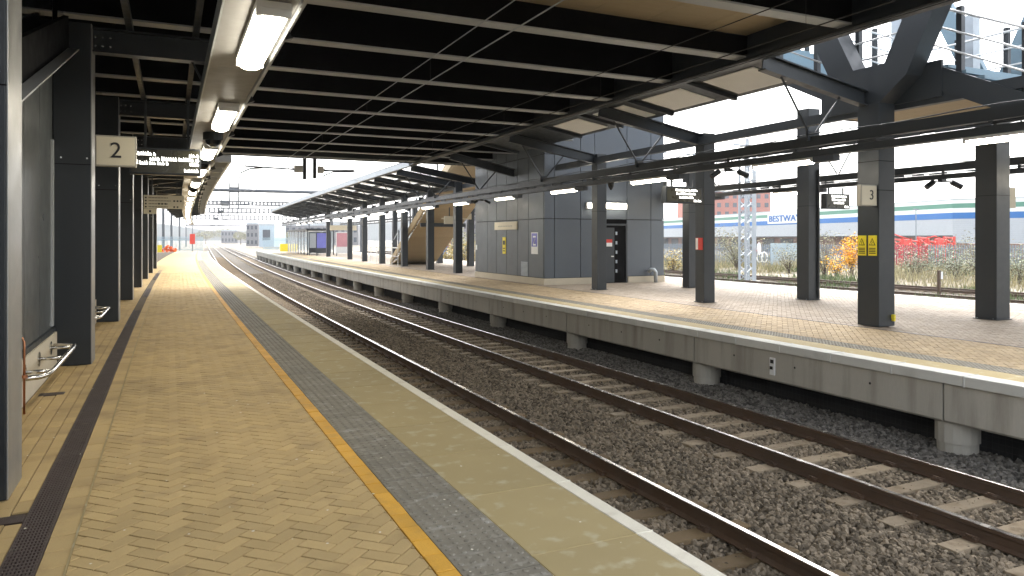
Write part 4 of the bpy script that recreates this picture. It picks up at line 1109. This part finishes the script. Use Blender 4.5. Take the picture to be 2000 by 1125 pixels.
q = MB(); q.box(12.1, 12.14, 64.03, 64.07, 2.85, 3.3); q.box(13.9, 13.94, 64.03, 64.07, 2.85, 3.3); q.build('hanger', mt['steel'], t)
t = thing('hanging_sign', 'small pale sign left of the column next to the lift tower', 'sign', (12.7, 36, 2.6))
q = MB(); q.box(12.6, 13.15, 35.35, 35.45, 2.45, 2.85); q.build('panel', mt['cream'], t)
q = MB(); q.box(12.85, 12.9, 35.38, 35.42, 2.85, 3.3); q.build('hanger', mt['steel'], t)
t = thing('name_board', 'cream name board in front of the tan stair underside', 'sign', (14, 44, 2.6))
q = MB(); q.box(14.3, 16.2, 40.8, 40.9, 2.85, 3.2); q.build('panel', mt['cream'], t)
q = MB(); q.box(14.5, 14.54, 40.83, 40.87, 3.2, 4.2); q.box(15.9, 15.94, 40.83, 40.87, 3.2, 4.2); q.build('hanger', mt['steel'], t)
for k in range(2):
    t = thing('grit_bin', ('yellow grit bin, left of the pair at the far island platform end', 'yellow grit bin, right of the pair at the far island platform end')[k], 'grit bin', (11.9+k*1.1, 101, 0), 'yellow grit bins')
    x = 11.4+k*1.15
    q = MB(); q.prism([(x, 101, 0), (x+1.0, 101, 0), (x+1.05, 101, .75), (x-.05, 101, .75)], (0, .7, 0)); q.build('body', mt['warn'], t)
    q = MB(); q.prism([(x-.08, 100.95, .75), (x+1.08, 100.95, .75), (x+.95, 100.95, 1.0), (x+.05, 100.95, 1.0)], (0, .8, 0)); q.build('lid', mt['warn'], t)
def picket(name, label, x0, x1, y, z0, z1, mat, step, group=None):
    t = thing(name, label, 'fence', ((x0+x1)/2, y, z0), group)
    q = MB(); n = int((x1-x0)/step)
    q.box(x0, x1, y+.03, y+.07, z0+.25, z0+.31); q.box(x0, x1, y+.03, y+.07, z1-.35, z1-.29); q.build('rail', mat, t)
    pm = MB(); pm.box(-.035, .035, -.012, .012, 0, z1-z0); pm.prism([(-.035, -.012, z1-z0), (.035, -.012, z1-z0), (0, -.012, z1-z0+.12)], (0, .024, 0)); me = pm.mesh('pale', mat, bent=False)
    for i in range(n+1): place('pale', me, t, (bend(x0+(x1-x0)*i/n, y), y, z0))
    return t
picket('end_fence', 'pale blue railings closing the far end of the near platform', -5.0, 1.9, 105, 0, 1.9, mt['pale_blue'], .15)
picket('end_fence', 'pale blue railings at the far end of the island platform', 10.0, 19.5, 111, 0, 1.8, mt['pale_blue'], .16)
t = thing('safety_barrier', 'orange safety netting heap at the far end of the near platform', 'barrier', (-1.2, 101, 0))
rnd = random.Random(5)
q = MB()
for i in range(60):
    a = rnd.uniform(-1, 1); x = -2.0+a*.8; z = rnd.uniform(0, .8*(1-abs(a)*.6)); d = rnd.uniform(.08, .2)
    q.quad((x-d, 101+rnd.uniform(-.3, .3), z), (x+d, 101+rnd.uniform(-.3, .3), z+rnd.uniform(-.1, .1)), (x+d*.6, 101+rnd.uniform(-.3, .3), z+d), (x-d*.6, 101+rnd.uniform(-.3, .3), z+d*1.2))
q.build('netting', mt['orange'], t)
q = MB(); q.box(-3.3, -2.8, 100.8, 101.2, 0, .9); q.build('drum', mt['warn'], t)
t = thing('railway_signal', 'red lit plate on a thin post beyond the near platform end', 'signal', (2.6, 104, 0))
q = MB(); q.box(.6, .72, 103, 103.12, 0, 4.6); q.build('post', mt['fence'], t)
q = MB(); q.box(.35, .97, 102.9, 103, 1.0, 2.3); q.build('head', mt['red'], t)

# overhead line gantries
def gantry(label, y, x0, x1, z, lattice, mat, dp=.7):
    t = thing('line_gantry', label, 'gantry', ((x0+x1)/2, y, 0), 'overhead line gantries over the tracks')
    for x in (x0, x1):
        q = MB(); q.box(x-.18, x+.18, y-.18, y+.18, -1.3, z+dp+.6); q.build('mast', mat, t)
    q = MB()
    if lattice:
        q.box(x0, x1, y-.06, y+.06, z, z+.20); q.box(x0, x1, y-.06, y+.06, z+dp-.20, z+dp); n = int((x1-x0)/(dp*.8))
        for i in range(n+1):
            x = x0+(x1-x0)*i/n; q.box(x-.12, x+.12, y-.05, y+.05, z+.2, z+dp-.2)
    else: q.tube([(x0, y, z+.15), (x1, y, z+.15)], .19, 8)
    q.build('boom', mat, t)
    for x in (5.0,):
        q = MB()
        for dx in (-.45, .45): q.box(x+dx-.06, x+dx+.06, y-.06, y+.06, z-1.9, z+1.0)
        q.box(x-.5, x+.5, y-.06, y+.06, z-.1, z+.5); q.build('drop_frame', mat, t)
        q = MB(); q.tube([(x-.4, y, z-1.4), (x-2.0, y, z-1.2)], .05, 5); q.tube([(x+.4, y, z-1.4), (x+2.0, y, z-1.2)], .05, 5); q.build('arm', mat, t)
    return t
gantry('plain tube gantry nearest beyond the bridge, spanning both tracks', 84, -3.5, 24, 6.75, False, mt['gantry'])
gantry('lattice gantry behind the plain tube one', 120, -3.5, 26, 6.8, True, mt['gantry'])
gantry('second lattice gantry, between the two other lattice ones', 150, -3.5, 26, 6.6, True, mt['gantry'], 1.0)
gantry('third lattice gantry farther along the line', 200, -3.5, 28, 6.5, True, mt['gantry'], 1.2)
gantry('farthest low plain gantry at the end of the line', 300, -4, 34, 6.5, False, mt['gantry'])
# near right mast and boom
MS = thing('lattice_mast', 'galvanised lattice mast with a cross arm beyond the island platform', 'mast', (35.5, 38.2, -1.4), bent=False)
mx, my = 35.5, 38.2
for dx in (-.40, .40):
    for dy in (-.30, .30):
        q = MB(); q.box(mx+dx-.06, mx+dx+.06, my+dy-.06, my+dy+.06, -1.4, 7.4); q.build('leg', mt['galv'], MS, bent=False)
q = MB(); q.box(mx+.10, mx+.46, my-.375, my-.362, -1.4, 7.3); q.build('web_plate', mt['galv'], MS, bent=False)
z = -1.2; k = 0; q = MB()
while z < 7.0:
    for dy in (-.30, .30):
        s_ = 1 if k % 2 else -1; q.bar((mx-.4*s_, my+dy, z), (mx+.4*s_, my+dy, z+.55), .05, .05)
    for dx in (-.4, .4):
        s_ = 1 if k % 2 else -1; q.bar((mx+dx, my-.3*s_, z), (mx+dx, my+.3*s_, z+.55), .05, .05)
    z += .55; k += 1
q.build('lacing', mt['galv'], MS, bent=False)
q = MB(); q.box(mx-.1, mx+.1, my-.1, my+.1, 7.4, 8.5); q.box(mx-1.2, mx+1.3, my-.06, my+.06, 7.95, 8.08); q.build('cross_arm', mt['galv'], MS, bent=False)
q = MB(); q.box(mx-.7, mx+.7, my-.7, my+.7, -1.42, -1.15); q.build('footing', mt['concrete'], MS, bent=False)
q = MB(); x = 8.0; k = 0
q.box(8, mx-.46, my-.05, my+.05, 6.55, 6.63); q.box(8, mx-.46, my-.05, my+.05, 7.15, 7.23)
while x < mx-1:
    q.bar((x, my, 6.6 if k % 2 else 7.2), (x+.55, my, 7.2 if k % 2 else 6.6), .05, .05); x += .55; k += 1
q.build('boom', mt['galv'], MS, bent=False)
t = thing('line_sign', 'round red and white sign fixed beside the lattice mast', 'sign', (36.2, 37.9, 1), bent=False)
sx, sy = 36.25, 37.9
q = MB(); q.tube([(sx, sy, 1.0), (sx+.02, sy-.035, 1.0)], .42, 16); q.build('disc', mt['white'], t, bent=False)
q = MB(); q.bar((sx-.25, sy-.10, .82), (sx+.14, sy-.02+.08, 1.18), .02, .2, (0, 0, 1)); q.build('red_band', mt['red'], t, bent=False)
q = MB(); q.bar((mx+.4, my-.2, 1.0), (sx, sy+.02, 1.0), .06, .06); q.build('bracket', mt['galv'], t, bent=False)

# ------------------------------------------------------------------ ground beyond the island platform
g_ = MB(); g_.long(20.05, 42, -5, 160, -1.5, -1.22, 10); g_.build('far_trackbed', mt['bed'], kind='structure')
t3 = thing('railway_track', 'rusty overgrown railway track beyond the island platform', 'railway track', (38, 0, -1), 'railway tracks beyond the island')
for x in (37.4, 38.9):
    q = MB(); q.profile([(x+(a-6.84)*1.1, b-.06) for a, b in rail_profile(6.84)], 2, 160, 8); q.build('rail', mt['rust'], t3)
for k in range(110):
    y = 8+k*.75; place('sleeper', me_sl, t3, (bend(38.15, y), y, -1.17), (0, 0, random.uniform(-.02, .02)))
t4 = thing('railway_track', 'rusty rails half hidden close behind the island platform', 'railway track', (33, 0, -1), 'railway tracks beyond the island')
for x in (32.4, 33.9):
    q = MB(); q.profile([(x+(a-6.84)*1.1, b-.06) for a, b in rail_profile(6.84)], 2, 160, 8); q.build('rail', mt['rust'], t4)

def tufts(name, mat, n, region, hmin, hmax, wd, seed, z=-1.4):
    rnd = random.Random(seed); q = MB()
    for i in range(n):
        x, y = region(rnd); h = rnd.uniform(hmin, hmax); a = rnd.uniform(0, 6.28); lx, ly = math.cos(a)*wd, math.sin(a)*wd
        bx, by = rnd.gauss(0, .25*h), rnd.gauss(0, .25*h)
        q.poly([(x-lx, y-ly, z), (x+lx, y+ly, z), (x+bx, y+by, z+h)])
    return q.build(name, mat, bent=False, kind='stuff')
def reg(x0, x1, y0, y1):
    return lambda r: (r.uniform(x0, x1), r.uniform(y0, y1))
def clumpy(x0, x1, y0, y1, n, s, seed):
    rr = random.Random(seed); cs = [(rr.uniform(x0, x1), rr.uniform(y0, y1), rr.uniform(.4, 1)*s) for _ in range(n)]
    def f(r):
        c = r.choice(cs); return (r.gauss(c[0], c[2]), r.gauss(c[1], c[2]))
    return f
tufts('dry_grass', mt['grass_dry'], 15000, reg(42, 98, 10, 120), .15, .6, .03, 11)
tufts('dry_grass', mt['grass_dry'], 8000, clumpy(42, 72, 16, 80, 55, 1.7, 3), .4, 1.3, .03, 12)
tufts('green_weeds', mt['grass_green'], 13000, clumpy(41, 80, 14, 90, 60, 1.5, 5), .15, .7, .05, 13)
tufts('trackside_weeds', mt['grass_green'], 5200, clumpy(30, 41.5, 14, 70, 90, .8, 8), .08, .38, .03, 14, z=-1.23)

def shrub(name, label, x, y, r, h, mat, n, seed, group, z=-1.4, leaf=.10, cat='shrub'):
    rnd = random.Random(seed); t = thing(name, label, cat, (x, y, z), group, bent=False)
    q = MB(); tips = []
    for i in range(int(9+r*5)):
        a = rnd.uniform(0, 6.28); rr = r*rnd.uniform(.2, 1); tx, ty, tz = x+math.cos(a)*rr, y+math.sin(a)*rr, z+h*rnd.uniform(.55, 1)
        mid = (x+math.cos(a)*rr*.4, y+math.sin(a)*rr*.4, z+(tz-z)*.55)
        q.tube([(x+rnd.gauss(0, .1), y+rnd.gauss(0, .1), z), mid, (tx, ty, tz)], [.03, .02, .006], 4); tips += [mid, (tx, ty, tz)]
    q.build('stems', mt['twig'], t, bent=False)
    q = MB()
    for i in range(n):
        c = rnd.choice(tips); s_ = r*.22
        px, py, pz = rnd.gauss(c[0], s_), rnd.gauss(c[1], s_), max(z+.05, rnd.gauss(c[2], s_*.9))
        a, b = rnd.uniform(0, 6.28), rnd.uniform(-1.2, 1.2); L = leaf*rnd.uniform(.6, 1.5)
        u = Vector((math.cos(a), math.sin(a), rnd.uniform(-.5, .5)))*L; v = Vector((-math.sin(a)*math.cos(b), math.cos(a)*math.cos(b), math.sin(b)))*L*.5
        P = Vector((px, py, pz)); q.poly([P-u, P+v, P+u, P-v])
    q.build('foliage', mat, t, bent=False)
    return t
def at(px, t):  # bearing and distance along the view axis -> ground point
    u = (px-1000)/1430; return ((.4242+.9056*u)*t, (.9056-.4242*u)*t)
sh = [('yellow_shrub', 'bright yellow shrub left of the Y column beyond the tracks', 1662, 62, 1.35, 3.2, 'leaf_yellow', 1500, .09),
      ('yellow_shrub', 'lower yellow shrub leaning under the bright one', 1634, 57, 1.1, 1.7, 'leaf_yellow', 260, .09),
      ('green_shrub', 'grey green bush right of the Y column, before the red graffiti', 1785, 58, 2.3, 2.2, 'leaf_green', 2000, .07),
      ('green_shrub', 'broad grey green bush left of the wide right column', 1872, 56, 2.5, 2.2, 'leaf_green', 2000, .07),
      ('green_shrub', 'tall thin bush touching the wide right column', 1910, 60, 1.8, 3.2, 'leaf_olive', 1300, .06),
      ('green_shrub', 'bush at the right frame edge beyond the tracks', 1992, 50, 2.1, 2.1, 'leaf_green', 1800, .07),
      ('olive_bush', 'olive bush standing over the fence left of the lattice mast', 1440, 74, 2.4, 3.8, 'leaf_olive', 2200, .09),
      ('olive_bush', 'olive bush between the mast and the conduit column', 1540, 66, 1.8, 2.6, 'leaf_olive', 1100, .07),
      ('olive_bush', 'tall sparse bush right of the conduit column', 1612, 60, 2.0, 3.6, 'leaf_olive', 1200, .065),
      ('golden_shrub', 'pale golden shrub in the gap right of the lift tower', 1315, 64, 1.5, 2.2, 'leaf_gold', 420, .10),
      ('golden_shrub', 'golden shrub in the gap left of the lift tower', 918, 72, 1.7, 2.6, 'leaf_gold', 1100, .10),
      ('golden_shrub', 'pale golden shrub by the blue panel left of the lift tower', 872, 78, 1.9, 2.2, 'leaf_gold', 900, .10),
      ('olive_bush', 'olive bush behind the golden shrubs left of the tower', 900, 92, 2.6, 3.6, 'leaf_olive', 1500, .16)]
for i, (nm, lb, px, d, r, h, m_, n, lf) in enumerate(sh):
    x, y = at(px, d); shrub(nm, lb, x, y, r, h, mt[m_], n, 30+i, 'shrubs beyond the tracks', leaf=lf)
t = thing('marker_post', 'thin rusty marker post beside the overgrown track', 'post', (*at(1834, 38), -1.3), bent=False)
x, y = at(1834, 38)
q = MB(); q.box(x-.06, x+.06, y-.06, y+.06, -1.35, .05); q.build('post', mt['rust'], t, bent=False)
q = MB(); q.box(x+.05, x+.2, y-.08, y-.07, -.4, -.02); q.build('plate', mt['white'], t, bent=False)

# palisade fence beyond
def fence_line(label, p, q_, h, n, mat, z=-1.4):
    t = thing('palisade_fence', label, 'fence', (p[0], p[1], z), 'fences beyond the tracks', bent=False)
    d = Vector((q_[0]-p[0], q_[1]-p[1], 0)); L = d.length; ang = math.atan2(d.y, d.x); d.normalize(); nn = Vector((-d.y, d.x, 0))
    r_ = MB()
    for z_ in (z+.4, z+h-.4): r_.bar((p[0]+nn.x*.05, p[1]+nn.y*.05, z_), (q_[0]+nn.x*.05, q_[1]+nn.y*.05, z_), .05, .07)
    r_.build('rail', mat, t, bent=False)
    pm = MB(); pm.box(-.07, .07, -.012, .012, 0, h-.1); pm.prism([(-.07, -.012, h-.1), (.07, -.012, h-.1), (0, -.012, h)], (0, .024, 0)); me = pm.mesh('pale', mat, bent=False)
    for i in range(n):
        f = (i+.5)/n; place('pale', me, t, (p[0]+d.x*L*f, p[1]+d.y*L*f, z), (0, 0, ang))
    return t
F = [at(1280, 92), at(1480, 82), at(1600, 78), at(1740, 76), at(1812, 75), at(1862, 74), at(2060, 70)]
fl = ['grey palisade fence behind the red notice column', 'grey palisade fence with pale graffiti right of the lattice mast', 'grey palisade fence behind the yellow shrub', 'palisade fence sprayed with red graffiti right of the Y column', 'blue grey palisade fence right of the red sprayed stretch', 'grey palisade fence left of the wide right column']
for a, b, l_ in zip(F[:-1], F[1:], fl):
    L = math.hypot(b[0]-a[0], b[1]-a[1])
    fence_line(l_, a, b, 2.5, int(L/.21), mt['graffiti'] if 'red graffiti' in l_ else mt['fence'])
fx, fy = at(1530, 79.5)
t = thing('fence_panel', 'pale blue grey sheet panel on the fence right of the graffiti letters', 'panel', (fx, fy, 0), bent=False)
a, b = at(1505, 80), at(1560, 78.5); q = MB(); q.prism([(a[0], a[1], -1.4), (b[0], b[1], -1.4), (b[0], b[1], 1.2), (a[0], a[1], 1.2)], (-.03, -.06, 0)); q.build('sheet', mt['far_blue'], t, bent=False)
t = thing('graffiti_panel', 'grey fence board with round white graffiti letters beside the mast', 'graffiti', (*at(1490, 80.5), 0), bent=False)
for k in range(2):
    px = 1484+k*9; a = at(px, 80.2); pts = [(a[0]+math.cos(s)*.45*.5, a[1]-math.cos(s)*.2, -.35+math.sin(s)*.55) for s in [i*.5 for i in range(13)]]
    q = MB(); q.tube(pts, .07, 5); q.build('letter', mt['white'], t, bent=False)

# red steel frames behind the fence
t = thing('steel_stack', 'stack of bright red steel lattice frames behind the fence right of the Y column', 'steel frames', (*at(1800, 84), -1.4), bent=False)
rnd = random.Random(9)
for k in range(7):
    a, b = at(1742+k*17, 86), at(1742+k*17+20, 84)
    q = MB(); z = .4+rnd.uniform(0, .5)
    q.bar((a[0], a[1], z), (b[0], b[1], z), .18, .18); q.bar((a[0], a[1], z+1.0), (b[0], b[1], z+.9), .16, .16); q.bar((a[0], a[1], z), (b[0], b[1], z+.9), .1, .1); q.bar((a[0], a[1], z+1), (b[0], b[1], z), .1, .1)
    for e in (a, b): q.bar((e[0], e[1], -1.4), (e[0], e[1], z+1.1), .2, .2)
    if k in (1, 5): q.bar((a[0], a[1], z+.5), (b[0], b[1], z+.5), .12, .9)
    q.build('frame', mt['red'], t, bent=False)
q = MB(); a, b, c = at(1742, 86), at(1790, 86), at(1862, 85)
q.tube([(a[0], a[1], 2.3), (b[0], b[1], 1.3), (c[0], c[1], 1.2)], .08, 6); q.tube([(b[0], b[1], 1.4), ((b[0]+c[0])/2, (b[1]+c[1])/2, 2.0), (c[0], c[1], 1.1)], .08, 6); q.build('bowed_tube', mt['red'], t, bent=False)

# ------------------------------------------------------------------ warehouse and other far buildings
WH = thing('warehouse', 'long pale warehouse with green and blue stripes and blue lettering', 'warehouse', (110, 100, -1.4), bent=False)
A, B_, Cc = at(1240, 250), at(1861, 112), at(2300, 96)
def band(p, q_, z0, z1, mat, name, out=0.0, thick=.3):
    d = Vector((q_[0]-p[0], q_[1]-p[1], 0)).normalized(); nn = Vector((d.y, -d.x, 0))
    if nn.dot(Vector((-p[0], -p[1], 0))) < 0: nn = -nn
    m_ = MB(); o = nn*out
    m_.prism([(p[0]+o.x, p[1]+o.y, z0), (q_[0]+o.x, q_[1]+o.y, z0), (q_[0]+o.x, q_[1]+o.y, z1), (p[0]+o.x, p[1]+o.y, z1)], -nn*thick)
    return m_.build(name, mat, WH, bent=False)
for p, q_ in ((A, B_), (B_, Cc)):
    band(p, q_, 2.2 if p is A else 1.0, 7.6, mt['warehouse'], 'wall')
    band(p, q_, 4.72, 5.66, mt['blue'], 'stripe', .06, .05)
    band(p, q_, 5.67, 6.35, mt['warehouse_white'], 'stripe', .05, .05)
    band(p, q_, 6.36, 7.05, mt['green'], 'stripe', .06, .05)
    band(p, q_, 7.06, 7.62, mt['warehouse_white'], 'stripe', .05, .05)
    band(p, q_, 7.62, 7.80, mt['galv'], 'coping', .12, .5)
    for k in range(11): band(p, q_, 1.2+k*.31 if p is not A else 2.3+k*.21, 1.25+k*.31 if p is not A else 2.34+k*.21, mt['galv'], 'rib', .03, .04)
band(A, B_, -1.4, 2.2, mt['brickwork'], 'lower_wall', -2.5, .3)
band(B_, Cc, -1.4, .95, mt['brickwork'], 'lower_wall', .02, .3)
band(A, B_, 2.0, 2.2, mt['steel'], 'overhang_soffit', .0, 2.6)
for k in range(12):
    f0 = .02+k*.055; p0 = (A[0]+(B_[0]-A[0])*f0, A[1]+(B_[1]-A[1])*f0); f1 = f0+.035; p1 = (A[0]+(B_[0]-A[0])*f1, A[1]+(B_[1]-A[1])*f1)
    band(p0, p1, -1.2, 1.7, mt['steel'], 'loading_bay', -2.35, .1)
f0, f1 = .0, .06
band(A, (A[0]+(B_[0]-A[0])*.17, A[1]+(B_[1]-A[1])*.17), .6, 2.2, mt['warehouse'], 'wall', .02, .3)
rf = MB(); rf.prism([(A[0], A[1], 7.6), (B_[0], B_[1], 7.6), (Cc[0], Cc[1], 7.6), (Cc[0]+60, Cc[1]+120, 7.6), (A[0]+60, A[1]+60, 7.6)], (0, 0, .1)); rf.build('roof', mt['galv'], WH, bent=False)
# lettering panel: centred on the bearing of 1545 px
def on_wall(px):
    u = (px-1000)/1430; dx, dy = .4242+.9056*u, .9056-.4242*u
    ex, ey = B_[0]-A[0], B_[1]-A[1]
    t = (A[0]*ey-A[1]*ex)/(dx*ey-dy*ex); return (dx*t, dy*t)
p0, p1 = on_wall(1500), on_wall(1568)
band(p0, p1, 5.0, 7.0, mt['white'], 'letter_panel', .12, .05)
ang = math.atan2(B_[1]-A[1], B_[0]-A[0])
d = Vector((p1[0]-p0[0], p1[1]-p0[1], 0)); L = d.length
nn = Vector((d.y, -d.x, 0)).normalized()
if nn.dot(Vector((-p0[0], -p0[1], 0))) < 0: nn = -nn
tm = text_mesh('BESTWAY', 1.9, .03, .03)
wtxt = max(v.co.x for v in tm.vertices)-min(v.co.x for v in tm.vertices)
tm.materials.clear(); tm.materials.append(mt['blue']); tm.name = 'lettering'
mid = Vector(((p0[0]+p1[0])/2, (p0[1]+p1[1])/2, 6.02))+nn*.20
flip = ang if nn.dot(Vector((math.sin(ang), -math.cos(ang), 0))) > 0 else ang+math.pi
place('lettering', tm, WH, mid, (R(90), 0, flip), (L*.90/wtxt, 1, 1))
t = thing('lamp_post', 'thin grey lamp post in front of the warehouse', 'lamp post', (*at(1789, 100), -1.4), bent=False)
x, y = at(1789, 100); q = MB(); q.tube([(x, y, -1.4), (x, y, 5.6)], .07, 6); q.build('pole', mt['fence'], t, bent=False)
q = MB(); q.box(x-.5, x+.5, y-.1, y+.1, 5.6, 5.75); q.build('head', mt['fence'], t, bent=False)

def block(name, label, px0, px1, d, z0, z1, mat, nw, nz, cat='apartment block', depth=12, group=None):
    a, b = at(px0, d), at(px1, d); t = thing(name, label, cat, (a[0], a[1], z0), group, bent=False)
    v = Vector((b[0]-a[0], b[1]-a[1], 0)); e = v.normalized(); nn = Vector((-e.y, e.x, 0))
    if nn.dot(Vector((a[0], a[1], 0))) < 0: nn = -nn
    q = MB(); q.prism([(a[0], a[1], z0), (b[0], b[1], z0), (b[0], b[1], z1), (a[0], a[1], z1)], nn*depth); q.build('wall', mat, t, bent=False)
    q = MB(); q.prism([(a[0], a[1], z1), (b[0], b[1], z1), (b[0], b[1], z1+.6), (a[0], a[1], z1+.6)], nn*depth); q.build('roof', mt['galv'], t, bent=False)
    W_ = v.length
    for i in range(nw):
        for k in range(nz):
            c0 = a[0]+e.x*W_*(i+.25)/nw, a[1]+e.y*W_*(i+.25)/nw; c1 = a[0]+e.x*W_*(i+.72)/nw, a[1]+e.y*W_*(i+.72)/nw
            za = z0+(z1-z0)*(k+.3)/nz; zb = z0+(z1-z0)*(k+.8)/nz
            q = MB(); q.prism([(c0[0], c0[1], za), (c1[0], c1[1], za), (c1[0], c1[1], zb), (c0[0], c0[1], zb)], -nn*.15); q.build('window', mt['window'], t, bent=False)
    return t
block('brick_flats', 'terracotta flats rising behind the warehouse', 1335, 1505, 330, -1, 22.5, mt['terracotta'], 11, 6, group='far blocks')
block('brick_flats', 'red brick flats seen left of the lift tower', 852, 893, 190, -1, 11.5, mt['terracotta'], 6, 4, group='far blocks')
block('pale_flats', 'pale grey flats in the gap beside the lift tower', 905, 945, 240, -1, 12.0, mt['far'], 6, 5, group='far blocks')
block('far_block', 'grey block at the end of the tracks left of the blue shed', 481, 504, 260, -1, 6.8, mt['far'], 3, 3, 'building', group='far buildings at the end of the line')
block('far_shed', 'pale blue shed at the end of the tracks', 506, 536, 240, -1, 6.0, mt['far_blue'], 1, 1, 'building', group='far buildings at the end of the line')
block('far_block', 'low grey roof range left of the far grey block', 432, 464, 420, -1, 6, mt['far'], 5, 2, 'building', 20, group='far buildings at the end of the line')
block('far_block', 'low pale range behind the glass shelter', 556, 700, 300, -1, 7, mt['far'], 12, 2, 'building', 20, group='far buildings at the end of the line')
t = thing('blue_panel', 'bright blue panel standing among shrubs left of the lift tower', 'panel', (*at(866, 85), -1), bent=False)
x, y = at(866, 85); q = MB(); q.box(x-.5, x+.5, y, y+.1, -.2, 2.3); q.build('sheet', mt['blue'], t, bent=False); q = MB(); q.box(x-.4, x-.3, y, y+.1, -1.4, -.2); q.box(x+.3, x+.4, y, y+.1, -1.4, -.2); q.build('leg', mt['fence'], t, bent=False)
# hills and the tree line at the end of the line
q = MB(); rnd = random.Random(2); xs_ = [-500+i*25 for i in range(70)]
for i in range(69):
    h0 = 26+10*math.sin(i*.21)+5*math.sin(i*.7+1); h1 = 26+10*math.sin((i+1)*.21)+5*math.sin((i+1)*.7+1)
    q.prism([(xs_[i], 1100, -3), (xs_[i+1], 1100, -3), (xs_[i+1], 1100, h1), (xs_[i], 1100, h0)], (0, 60, 0))
q.build('hills', mt['hill'], bent=False, kind='structure')
def tree(label, px, d, h, r, seed, mat='leaf_olive'):
    x, y = at(px, d); rnd = random.Random(seed); t = thing('far_tree', label, 'tree', (x, y, -1.4), 'trees at the end of the line', bent=False)
    q = MB(); q.tube([(x, y, -1.4), (x+.1, y, h*.4), (x, y, h*.75)], [.25, .18, .06], 6); q.build('trunk', mt['twig'], t, bent=False)
    q = MB()
    for i in range(900):
        a = rnd.uniform(0, 6.28); u = rnd.uniform(-1, 1); rr = rnd.uniform(.3, 1)**.5*(1+.25*math.sin(a*3+seed))
        px_, py_, pz_ = x+r*rr*math.cos(a)*math.sqrt(1-u*u), y+r*rr*math.sin(a)*math.sqrt(1-u*u), h*.62+u*h*.42*rr
        s_ = rnd.uniform(.15, .4); b = rnd.uniform(0, 6.28)
        q.poly([(px_-s_*math.cos(b), py_-s_*math.sin(b), pz_), (px_, py_, pz_+s_), (px_+s_*math.cos(b), py_+s_*math.sin(b), pz_), (px_, py_, pz_-s_*.7)])
    q.build('crown', mt[mat], t, bent=False)
tl = ['first', 'second', 'third', 'fourth', 'fifth', 'sixth', 'seventh']
for i, (px, d, h, r) in enumerate(((402, 420, 6, 6), (440, 440, 8, 8), (470, 380, 5, 4.5), (548, 260, 4.0, 3.0))):
    tree('small hazy tree, %s from the left beyond the platform ends' % tl[i], px, d, h, r, 50+i)

# ------------------------------------------------------------------ thin haze over the whole place
HZ = .0004
hm = bpy.data.materials.new('haze air'); hm.use_nodes = True
hn = hm.node_tree.nodes; hl = hm.node_tree.links
for x in list(hn):
    if x.type == 'BSDF_PRINCIPLED': hn.remove(x)
pv = hn.new('ShaderNodeVolumePrincipled'); pv.inputs['Color'].default_value = (.93, .96, 1, 1); pv.inputs['Density'].default_value = HZ
hl.new(pv.outputs[0], [x for x in hn if x.type == 'OUTPUT_MATERIAL'][0].inputs['Volume'])
q = MB(); q.box(-950, 1550, -250, 1850, -4, 60); q.build('haze', hm, bent=False, kind='stuff')
